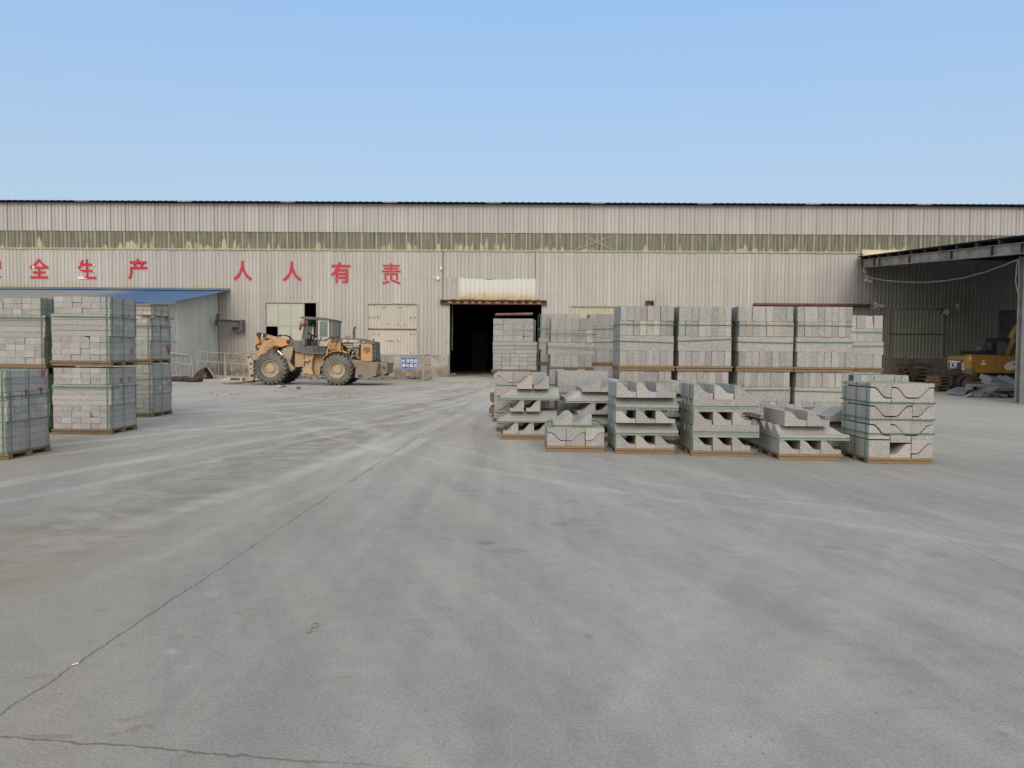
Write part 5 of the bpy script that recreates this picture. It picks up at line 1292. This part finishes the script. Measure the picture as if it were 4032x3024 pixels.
q = MB(); eside(q, [(1238, 872), (1290, 872), (1262, 960), (1262, 1038), (1420, 1040), (1420, 1140), (1252, 1140)], BN+.01, BF-.01, BN); epart('front_panel', q, 'yellow', body)
RX = EP(515, 1000, BN).x                                             # rear face
def rz(zy): return EP(455, zy, BN).z
def rear_outline(x_in, n=9):                                          # plan of the counterweight: rounded rear corners
    pts = [(EP(571, 1000, BN).x, BN-.01)]
    r_ = .30
    for k in range(n+1):
        t = math.pi/2*k/n; pts.append((RX + x_in + r_*(1-math.sin(t)), BN-.01 + r_*(1-math.cos(t))))
    for k in range(n+1):
        t = math.pi/2*k/n; pts.append((RX + x_in + r_*(1-math.cos(t)), BF+.01 - r_*(1-math.sin(t))))
    return pts + [(EP(571, 1000, BN).x, BF+.01)]
q = MB(); q.prism(rear_outline(0), rz(1070), rz(880), 'z'); q.prism(rear_outline(.06), rz(879), rz(852), 'z'); cw = epart('counterweight', q, 'yellow', None, 40)
q = MB(); q.prism(rear_outline(.012), rz(1150), rz(1071), 'z'); q.prism(rear_outline(.10), rz(1180), rz(1151), 'z'); epart('counterweight_base', q, 'counter_brown', cw, 40)
Yp0, Yp1 = BN+.62, BF-.42
q = MB(); q.box(RX-.030, RX-.0125, Yp0, Yp1, rz(1085), rz(968)); q.box(RX-.034, RX-.012, Yp0-.2, Yp1, rz(955), rz(935)); pl_ = epart('name_plate', q, 'cab_dark', cw)
T = Matrix.Translation((RX-.036-EO.x, (Yp0+Yp1)/2+.10-EO.y, rz(1030))) @ Matrix.Rotation(R(-90), 4, 'Z') @ Matrix.Rotation(R(90), 4, 'X'); lettering('name_lettering', 'JCM', .42, M['white_text'], pl_, T, .004, .008, 1.0)
q = MB(); tc = BN+.38; tri = [(tc, rz(990)), (tc-.15, rz(1085)), (tc+.15, rz(1085))]
for i in range(3):
    a, b = tri[i], tri[(i+1) % 3]; xo = lambda y: RX - .03 + max(0.0, .30*(1-math.sqrt(max(0, 1-((BN+.29-y)/.30)**2)))) if y < BN+.29 else RX-.03
    q.bar((xo(a[0]), a[0], a[1]), (xo(b[0]), b[0], b[1]), .045, .012, (1, 0, 0))
a, b = (RX-.040, Yp0, rz(966)), (RX-.040, Yp1, rz(960)); q.bar(a, b, .05, .012, (1, 0, 0))
epart('triangle_mark', q, 'white_text', pl_)
q = MB(); eside(q, [(530, 892), (566, 893), (566, 950), (530, 950)], BN-.016, BN-.0105, BN); q.v = [(x+.0, y, z) for x, y, z in q.v]; epart('white_sticker', q, 'white_text', cw)
q = MB(); p = EP(742, 978, BN); q.lathe([(0, BN-.012), (.05, BN-.012), (.05, BN-.002), (0, BN-.002)], (p.x, 0, p.z+.06), 'y', 14); eside(q, [(715, 985), (770, 985), (785, 1015), (705, 1018)], BN-.012, BN-.002, BN); epart('white_sticker', q, 'white_text', body)
q = MB(); p = EP(1142, 1025, BN); vs = [(p.x + .28*math.cos(t)*1.0, p.z + .19*math.sin(t) + .07*math.cos(t)) for t in [2*math.pi*k/28 for k in range(28)]]; q.prism(vs, BN-.010, BN-.002, 'y'); ov = epart('oval_sticker', q, 'white_text', body)
q = MB(); vs = [(p.x + .15 + .09*math.cos(t), p.z + .08 + .05*math.sin(t) + .03*math.cos(t)) for t in [2*math.pi*k/16 for k in range(16)]]; q.prism(vs, BN-.014, BN-.0105, 'y'); epart('oval_emblem', q, 'grey_text', ov)
c = EP(790, 1085, BN); T = Matrix.Translation((c.x-EO.x, BN-.006-EO.y, c.z)) @ Matrix.Rotation(R(90), 4, 'X')
q = MB(); eside(q, [(470, 800), (560, 795), (585, 815), (585, 855), (470, 850)], BN+.4, BF-.3, BN); eside(q, [(600, 800), (840, 795), (860, 855), (600, 855)], BN+.3, BF-.3, BN); epart('engine_cover', q, 'cab_dark')
q = MB(); q.tube([EP(612, 850, BN+.8), EP(610, 780, BN+.8), EP(596, 748, BN+.8), EP(575, 730, BN+.8)], .045, 8); p = EP(655, 765, BN+.8); q.cbox((p.x, p.y, p.z), (.35, .3, .22), (0, 0, 0), .04); epart('exhaust_pipe', q, 'mach_grey', None, 50)
CB0, CB1 = BN+.95, BF-.15
q = MB(); eside(q, [(712, 640), (730, 610), (790, 596), (900, 590), (1110, 600), (1110, 640), (880, 648), (862, 855), (700, 855)], CB0, CB1, CB0); eside(q, [(1020, 600), (1032, 600), (1024, 860), (1012, 860)], CB0-.01, CB1, CB0); ec = epart('cab', q, 'cab_dark')
q = MB(); eside(q, [(722, 665), (800, 655), (796, 785), (716, 785)], CB0-.012, CB0-.004, CB0); eside(q, [(890, 655), (1018, 650), (1010, 845), (880, 850)], CB0+.01, CB0+.02, CB0); epart('cab_window', q, 'glass', ec)
q = MB(); eside(q, [(1040, 865), (1070, 760), (1120, 620), (1135, 530), (1190, 430), (1225, 395), (1400, 330), (1480, 420), (1340, 520), (1260, 700), (1220, 860)], BN+.75, BN+1.15, BN+.75); epart('boom', q, 'yellow')
q = MB(); a, b = EP(1055, 870, BN+.6), EP(1165, 630, BN+.6); q.tube([a, b], .09, 10); q.tube([EP(1090, 850, BN+.6), EP(1135, 640, BN+.6), EP(1200, 440, BN+.6)], .03, 6); q.tube([EP(1035, 850, BN+.6), EP(1035, 790, BN+.6), EP(1060, 700, BN+.6)], .02, 6); epart('boom_cylinder', q, 'counter_brown', None, 50)
q = MB(); eside(q, [(560, 1140), (1420, 1142), (1420, 1175), (560, 1175)], BN+.15, BF-.15, BN); q.tube([(EO.x, BN+1.15, .75), (EO.x, BN+1.15, 1.0)], .55, 20); epart('slew_ring', q, 'mach_black', None, 50)
for y0 in (BN-.05, BF-.40):
    q = MB(); p0, p1 = EP(520, 1300, BN), EP(1500, 1300, BN); r0 = .36; zc = r0+.02
    n = 10; loop = [(p0.x - r0*math.sin(math.pi*k/n), zc - r0*math.cos(math.pi*k/n)) for k in range(n+1)] + [(p1.x + r0*math.sin(math.pi*k/n), zc + r0*math.cos(math.pi*k/n)) for k in range(n+1)]
    m_ = len(loop)
    per = []
    for i in range(m_):
        a, b = Vector((loop[i][0], 0, loop[i][1])), Vector((loop[(i+1) % m_][0], 0, loop[(i+1) % m_][1])); L = (b-a).length; k = max(1, round(L/.15))
        for j in range(k): per.append((a.lerp(b, j/k), (b-a).normalized()))
    for (p, d) in per:
        ang = math.atan2(d.z, d.x); q.cbox((p.x, y0+.225, p.z), (.135, .45, .045), (0, -ang, 0), .006)
    tr = epart('track', q, 'mach_black')
    q = MB()
    for t in (0, .2, .4, .6, .8, 1):
        p = p0.lerp(p1, t); rr = .25 if t in (0, 1) else .13; q.lathe([(0, y0+.05), (rr*.5, y0+.04), (rr*.6, y0+.08), (rr, y0+.08), (rr, y0+.37), (0, y0+.37)], (p.x, 0, zc if t in (0, 1) else .19), 'y', 18)
    q.box(p0.x, p1.x, y0+.12, y0+.33, .26, .52); epart('track_roller', q, 'counter_brown', tr, 40)
# ------------------------------------------------------------------ barriers, sign, junk
def barrier(label, a, b, za, zb, h=1.45, n=6, red=True, top_n=None, lean=0.0, foot=True):
    """tube barrier from ground point a to b; za, zb lift of the bottom rail"""
    a = Vector((a[0], a[1], 0)); b = Vector((b[0], b[1], 0)); d = (b-a); o = (a+b)/2
    t = thing('crowd_barrier', label, 'barrier', o, 0, 'tube barriers round the pit')
    ln = Vector((0, -lean, 0))
    def pt(k, z): return a.lerp(b, k) + Vector((0, 0, za + (zb-za)*k + z)) + ln*z - o
    z0, z1, z2 = .12, h*.62, h
    q = MB()
    for z in (z0, z1, z2): q.tube([pt(0, z), pt(1, z)], .022, 6)
    for k in (0, 1): q.tube([pt(k, z0), pt(k, z2)], .024, 6)
    q.build('frame', M['fence_white'], t, 60)
    q = MB(); r_ = MB()
    for i in range(n):
        k = (i+.5)/n; q.tube([pt(k, z1), pt(k, z2)], .014, 5); k2 = (i+.15)/n; q.tube([pt(k2, z0), pt(k2, z1)], .014, 5)
        if red and i % 3 == 2: r_.tube([pt(k, z1+.10), pt(k, z1+.36)], .0165, 5); r_.tube([pt(k2, z0+.25), pt(k2, z0+.45)], .0165, 5)
    q.build('bars', M['fence_white'], t, 60)
    if r_.v: r_.build('red_band', M['red_plastic'], t, 60)
    if foot:
        q = MB()
        for k in (.12, .88):
            p = pt(k, z0); q.box(p.x-.04, p.x+.04, p.y-.22, p.y+.22, -o.z, .05); q.box(p.x-.03, p.x+.03, p.y-.03, p.y+.03, .03, p.z)
        q.build('foot', M['fence_white'], t)
    return t
X = lambda px, Y: P(px, 1400, Y).x
barrier('leaning barrier with open sparse bars behind the two old tyres, left end of the line', (X(676, 42), 42.0), (X(760, 42.2), 42.2), .10, -.05, 1.35, 5, False, lean=.15)
barrier('barrier left of the loader fork, in front of the shed corner', (X(777, 43), 43.0), (X(884, 42.8), 42.8), .10, .02, 1.42, 4)
barrier('barrier just left of the fork carriage, before the stained wall base', (X(886, 42.8), 42.8), (X(1000, 42.4), 42.4), .02, -.08, 1.42, 5)
xs = [1004, 1120, 1236, 1352, 1468]
lb = ['barrier behind the front wheel of the loader', 'barrier behind the middle of the loader, seen below its belly', 'barrier behind the rear wheel of the loader', 'barrier behind the counterweight of the loader']
for i in range(4): barrier(lb[i], (X(xs[i], 42.4 - i*.2), 42.4 - i*.2), (X(xs[i+1]-2, 42.2 - i*.2), 42.2 - i*.2), -.08, -.08, 1.42, 5)
barrier('barrier carrying the blue warning sign right of the loader', (X(1470, 41.6), 41.6), (X(1664, 41.2), 41.2), -.02, -.05, 1.42, 8)
barrier('barrier turned end on beside the blue sign, near the gateway pillar', (X(1668, 41.0), 41.0), (X(1694, 43.3), 43.3), -.02, .0, 1.45, 7)
c = P(1612.5, 1430.5, 41.2); sg = thing('warning_sign', 'blue warning sign with two lines of white characters hung on a barrier', 'sign', (c.x, c.y, 0))
q = MB(); w, h = .48, .32; q.box(-w, w, -.012, .012, c.z-h, c.z+h, .004); pn = q.build('sign_panel', M['sign_blue'], sg)
q = MB()
for (x0, x1, z0, z1) in ((-w+.02, w-.02, h-.035, h-.02), (-w+.02, w-.02, -h+.02, -h+.035), (-w+.02, -w+.035, -h+.035, h-.035), (w-.035, w-.02, -h+.035, h-.035)): q.box(x0, x1, -.0155, -.0125, c.z+z0, c.z+z1)
q.build('border_line', M['sign_white'], pn)
for txt, dz in (('水深危险', .125), ('请勿靠近', -.125)):
    lettering('sign_lettering', txt, .222, M['sign_white'], pn, Matrix.Translation((0, -.0155, c.z+dz-.01)) @ Matrix.Rotation(R(90), 4, 'X'), .002, .0035)
def tyre_thing(px, py, Rr, label, sq=1.0):
    g0 = G(px, py); q = MB()
    q.lathe([(Rr*.56, .03), (Rr*.7, .0), (Rr*.9, .01), (Rr, .06), (Rr, .20*sq), (Rr*.9, .25*sq), (Rr*.7, .26*sq), (Rr*.56, .22*sq), (Rr*.56, .03)], (g0.x, g0.y+Rr, 0), 'z', 28)
    for k in range(28):
        a = 2*math.pi*k/28; q.cbox((g0.x + Rr*math.cos(a), g0.y+Rr + Rr*math.sin(a), .13*sq), (.03, .06, .15*sq), (0, 0, a))
    return single('old_tyre', q, M['tyre_dark'], label, 'tyre', (g0.x, g0.y+Rr, 0), 'old tyres on the ground by the shed', 40)
tyre_thing(695, 1503, .44, 'dark old tyre lying flat, half hidden by the set back stone stack'); tyre_thing(749, 1505, .42, 'dusty squashed old tyre lying beside the rusty steel plate', .9)
g0 = G(790, 1492); q = MB()                                          # bent rusty plate, open underneath
prof = []
pr = [(-.42, .02), (-.36, .22), (-.20, .42), (.10, .60), (.22, .66), (.26, .55), (.30, .25), (.34, .03)]
n = len(pr); dep = (.0, .35, .75)
vs = []
for j, dy in enumerate(dep):
    for (x, z) in pr: vs.append((g0.x + x*(1-.05*j) + .05*j, g0.y + dy + .15*z, z*(1 - .10*j)))
vs2 = [(x*1.0, y+.0, z) for x, y, z in vs]
fs = [(j*n+i, j*n+i+1, (j+1)*n+i+1, (j+1)*n+i) for j in range(2) for i in range(n-1)]
q.add(vs, fs); q.add([(x+.012, y+.012, z-.018) for x, y, z in vs], [tuple(reversed(f)) for f in fs])
q.add([vs[i] for i in range(5)] + [(g0.x+.12, g0.y+.05, .02)], [(0, 1, 2, 3, 4, 5)]); q.cbox((g0.x+.1, g0.y-.05, .06), (.45, .12, .12), (0, 0, .1))
single('rusty_plate', q, M['rust_plate'], 'bent rust brown steel plate standing on the ground between tyres and barrier', 'scrap metal', g0)
q = MB(); q.cbox(g0 + Vector((.52, .3, .33)), (.05, .4, .75), (0, -.55, .2)); single('leaning_board', q, M['column_steel'], 'thin grey board leaning beside the rusty steel plate', 'board', g0 + Vector((.5, .3, .3)))
a, b = G(866, 1502), G(980, 1500); q = MB(); L = b.x-a.x
q.prism([(a.x, .01), (b.x, .01), (b.x, .17), (a.x+.25, .19), (a.x+.05, .09)], a.y, a.y+.45, 'y')
kb = thing('kerb_block', 'long white concrete block with black bands lying before the barrier by the fork', 'concrete block', (a.x, a.y, 0)); q.build('block', M['shutter'], kb, None, (a.x, a.y, 0))
q = MB(); q.prism([(a.x+.52, .06), (a.x+1.05, .07), (a.x+1.0, .172), (a.x+.55, .178)], a.y-.003, a.y+.1, 'y'); q.prism([(a.x+1.2, .09), (b.x-.03, .09), (b.x-.03, .168), (a.x+1.22, .168)], a.y-.003, a.y+.1, 'y'); q.build('black_band', M['mach_black'], kb, None, (a.x, a.y, 0))
g0 = G(843, 1480); q = MB(); q.box(g0.x-.16, g0.x+.16, g0.y, g0.y+.3, 0, .85, .02); single('concrete_stub', q, M['plinth'], 'short grey concrete stub standing behind the barrier by the shed', 'concrete post', g0)
# low rubble rim of the pit behind the loader
rr = random.Random(3); q = MB()
for i in range(130):
    px = rr.uniform(1080, 1700); Y = rr.uniform(42.6, 44.5); p = (X(px, Y), Y, rr.uniform(.0, .12)); s = rr.uniform(.08, .4); q.cbox(p, (s, s*rr.uniform(.5, 1), s*rr.uniform(.3, .7)), (rr.uniform(-.4, .4), rr.uniform(-.4, .4), rr.uniform(0, 3)))
rb = q.build('rubble', M['plinth']); rb['kind'] = 'stuff'; rb['label'] = 'low rim of grey rubble round the pit behind the loader'
q = MB(); g0 = G(1752, 1482)
for i in range(26): 
    s = rr.uniform(.08, .3); q.cbox((g0.x + rr.uniform(-.6, .6), g0.y + rr.uniform(-.3, .4), rr.uniform(.02, .16)), (s, s*.8, s*.5), (rr.uniform(-.5, .5), rr.uniform(-.5, .5), rr.uniform(0, 3)))
rb = q.build('rubble', M['plinth']); rb['kind'] = 'stuff'; rb['label'] = 'small heap of broken concrete at the gateway pillar'
# clods of red-brown earth and chips on the yard
earth = painted('red_brown_earth', (.14, .085, .06), (.20, .15, .115), .6, 8, .95)
q = MB()
for (px, py, n_, sx, sy) in ((1130, 1533, 16, 60, 3), (880, 1553, 12, 50, 2), (1240, 1562, 16, 55, 3), (1330, 1566, 8, 40, 4)):
    for i in range(n_):
        p = G(px + rr.gauss(0, sx), py + rr.gauss(0, sy)); s = rr.uniform(.010, .04); q.cbox((p.x, p.y, s*.2), (s*1.6, s*1.2, s*.5), (rr.uniform(-.3, .3), rr.uniform(-.3, .3), rr.uniform(0, 3)))
rb = q.build('earth_clods', earth); rb['kind'] = 'stuff'; rb['label'] = 'crumbs of red brown earth on the yard before the loader'
for i, (px, py, s, lab) in enumerate(((1095, 1527, .13, 'small pale stone on the yard before the front wheel of the loader'), (1116, 1525, .10, 'small dark clod beside the pale stone before the loader'), (1175, 1531, .10, 'dark clod on the yard before the middle of the loader'))):
    p = G(px, py); q = MB(); bm = bmesh.new(); bmesh.ops.create_icosphere(bm, subdivisions=2, radius=s)
    for v_ in bm.verts: v_.co = Vector((v_.co.x*1.2, v_.co.y, v_.co.z*.6)) * rr.uniform(.8, 1.15) + Vector((p.x, p.y, s*.35))
    bm.verts.index_update(); q.add([tuple(v_.co) for v_ in bm.verts], [tuple(v_.index for v_ in f_.verts) for f_ in bm.faces]); bm.free()
    single('loose_stone', q, M['granite_pale'] if i == 0 else earth, lab, 'stone', p, 'loose stones before the loader')
# grit over the yard
q = MB()
for i in range(200):
    px = rr.uniform(0, 4032); py = rr.uniform(1640, 3000) if i % 3 else rr.uniform(1560, 1800)
    p = G(px, py)
    if -9.7 < p.x < -7.2 and p.y > 10: continue
    s = rr.uniform(.002, .005) * (1 + p.y*.10); q.cbox((p.x, p.y, s*.3), (s*1.5, s, s*.8), (rr.uniform(-.4, .4), rr.uniform(-.4, .4), rr.uniform(0, 3)))
rb = q.build('grit', simple('grit_stone', (.22, .21, .195), .9, var=.5, scale=9)); rb['kind'] = 'stuff'; rb['label'] = 'fine grit scattered over the concrete yard'
# cigarette end, bent wire
p = G(298, 2618); q = MB(); q.tube([(p.x-.010, p.y-.012, .005), (p.x+.004, p.y+.005, .005)], .004, 8); q.tube([(p.x+.004, p.y+.005, .005), (p.x+.009, p.y+.011, .005)], .0037, 8)
single('paper_roll', q, M['white_plastic'], 'tiny white paper roll lying on the joint at lower left of the yard', 'litter', p)
pts = [G(a, b, .006) for a, b in ((1208, 2488), (1216, 2492), (1226, 2488), (1222, 2478), (1232, 2470), (1246, 2470), (1254, 2462), (1250, 2454), (1236, 2454), (1232, 2458))]
q = MB(); q.tube(pts, .0013, 6); single('bent_wire', q, M['rust'], 'thin bent wire lying alone on the grey foreground concrete', 'wire', pts[0])

# ------------------------------------------------------------------ under the canopy: broken slabs, pallets, timber
def slab_poly(label, pts, zs, th, mat='slab', grp='broken slabs under the canopy'):
    o = pts[0]; q = MB(); n = len(pts)
    vs = [(p[0], p[1], z) for p, z in zip(pts, zs)] + [(p[0], p[1], z+th) for p, z in zip(pts, zs)]
    q.add(vs, [tuple(range(n-1, -1, -1)), tuple(range(n, 2*n))] + [(i, (i+1) % n, n+(i+1) % n, n+i) for i in range(n)])
    return single('broken_stone_sheet', q, M[mat], label, 'stone slab', (o[0], o[1], 0), grp)
def E2(zx, zy): return G(3680 + zx/3.949, 1180 + zy/3.949)
def flat(label, pix, lift, th, tilt=0.0):
    pts = [E2(a, b) for a, b in pix]; ym = min(p.y for p in pts)
    return slab_poly(label, pts, [lift + tilt*(p.y-ym) for p in pts], th)
flat('long pointed slab at the left end of the broken slab heap', [(180, 1478), (470, 1500), (640, 1420), (440, 1425)], .01, .10, .05)
flat('wide front slab lying lowest at the right of the heap', [(820, 1510), (1130, 1530), (1310, 1420), (960, 1415)], .03, .09, .06)
flat('small slab piece between the two front slabs', [(520, 1500), (660, 1510), (720, 1460), (560, 1460)], .01, .08)
flat('middle slab tilted across the front slabs', [(690, 1480), (840, 1492), (1010, 1400), (720, 1400)], .10, .09, .08)
def plank(label, za, zb, Y, dep, th, rx_=0.0, rz_=0.0):
    a, b = EP(za[0], za[1], Y), EP(zb[0], zb[1], Y); mid = (a+b)/2; d = b-a; q = MB()
    q.cbox(mid, (d.length, dep, th), (rx_, -math.atan2(d.z, d.x), rz_), .004)
    return single('broken_stone_sheet', q, M['slab'], label, 'stone slab', (mid.x, mid.y, 0), 'broken slabs under the canopy')
plank('thick slab edge leaning down to the right at the top of the heap', (785, 1222), (1050, 1290), 30.6, .8, .20, .25)
plank('long thin slab on top of the heap below the leaning one', (825, 1300), (1230, 1335), 30.2, .9, .10, .15)
plank('slab tilted up to a point at the right top of the heap', (1060, 1290), (1175, 1235), 30.9, .9, .10, .3, .2)
plank('slab sloping down at the right end of the heap', (1170, 1235), (1320, 1310), 30.9, .9, .10, .3)
plank('pale horizontal slab bar at the left of the heap', (530, 1330), (870, 1340), 29.6, .35, .11)
plank('short upright block under the left bar', (535, 1335), (535, 1400), 29.6, .3, .13)
plank('short upright block in the middle under the left bar', (738, 1345), (738, 1410), 29.6, .3, .15)
plank('slab bar crossing low in the right half of the heap', (960, 1370), (1330, 1372), 29.8, .7, .12, .1)
plank('oblique slab bar in the middle of the heap', (780, 1405), (965, 1350), 29.4, .5, .09, .2, .3)
rb_ = MB(); rr = random.Random(9)
for i in range(60):
    p = E2(rr.uniform(520, 1310), rr.uniform(1420, 1525)); s = rr.uniform(.06, .28); rb_.cbox((p.x, p.y, s*.25), (s*1.5, s, s*.5), (rr.uniform(-.5, .5), rr.uniform(-.5, .5), rr.uniform(0, 3)))
for i in range(50):
    p = E2(rr.uniform(560, 1310), rr.uniform(1380, 1420)); s = rr.uniform(.15, .5); rb_.cbox((p.x, p.y, rr.uniform(.1, .35)), (s*1.5, s, s*.4), (rr.uniform(-.5, .5), rr.uniform(-.5, .5), rr.uniform(0, 3)))
o = rb_.build('rubble', M['slab']); o['kind'] = 'stuff'; o['label'] = 'grey stone fragments under the broken slabs'
def wood_pallet(label, x, y, z, w, d, h, rz, mat='wood_old'):
    t = thing('wooden_pallet', label, 'pallet', (x, y, z), rz, 'empty wooden pallets under the canopy')
    q = MB(); rr2 = random.Random(int(x*100+z*1000))
    for k in range(6): yy = -d/2 + d*(k+.5)/6; q.box(-w/2 + rr2.uniform(-.05, .05), w/2 + rr2.uniform(-.05, .05), yy-.07, yy+.07, h-.03, h)
    for k in range(3): yy = -d/2 + d*(k+.5)/3; q.box(-w/2, w/2, yy-.06, yy+.06, 0, .025)
    q.build('deck_boards', M[mat], t)
    q = MB()
    for xx in (-w/2+.06, 0, w/2-.06): q.box(xx-.05, xx+.05, -d/2, d/2, .026, h-.031)
    q.build('bearers', M[mat], t); return t
pb = P(3680 + 190/3.949, 1520, 34.2); zz = 0.0
for k in range(5): wood_pallet(['lowest pallet of the stack of wooden pallets behind the excavator tail', 'second pallet from the ground in the stack behind the excavator tail', 'middle pallet of the stack behind the excavator tail', 'second pallet from the top in the stack behind the excavator tail', 'top pallet of the stack of wooden pallets behind the excavator tail'][k], pb.x + rr.uniform(-.1, .1), 34.5, zz, 1.15, 1.0, .135, rr.uniform(-.1, .1)); zz += .139
pw = P(3300 + 650/2.3047, 1480, 42.5)
for k in range(4): wood_pallet(['lowest broken pallet of the timber heap at the wall base', 'second pallet of the timber heap at the wall base', 'third pallet of the timber heap at the wall base', 'topmost tilted pallet of the timber heap at the wall base'][k], pw.x + rr.uniform(-.15, .15), 42.5, .15 + k*.2, 1.6, 1.1, .15, rr.uniform(-.15, .15))
for k in range(7):
    L_ = rr.uniform(1.2, 2.2); q = MB(); cpos = Vector((pw.x + rr.uniform(-.7, .5), 42.0 + rr.uniform(-.4, .6), 1.0 + rr.uniform(.0, .25) if k < 4 else rr.uniform(.3, .6)))
    q.cbox(cpos, (L_, .12, .05), (rr.uniform(-.1, .1), rr.uniform(-.05, .30) if k < 4 else rr.uniform(.9, 1.35), rr.uniform(-.3, .3)), .003)
    single('loose_plank', q, M['wood_old'], ['long brown plank sloping over the timber heap', 'upper brown plank lying across the timber heap', 'plank at the back of the timber heap', 'plank sticking out left of the timber heap', 'upright plank leaning at the front of the timber heap', 'second upright plank leaning at the timber heap', 'steep short plank at the right of the timber heap'][k], 'plank', cpos, 'loose planks of the timber heap')
q = MB(); p0 = P(3300 + 400/2.3047, 1470, 44)
for k in range(60):
    s = rr.uniform(.08, .5); q.cbox((p0.x + rr.uniform(0, 6.5), 42.5 + rr.uniform(-1.0, 2.0), rr.uniform(.02, .22)), (s*1.8, s*.4, .06), (rr.uniform(-.4, .4), rr.uniform(-.4, .4), rr.uniform(0, 3)))
o = q.build('wood_scraps', M['wood_old']); o['kind'] = 'stuff'; o['label'] = 'brown timber scraps strewn at the foot of the wall under the canopy'
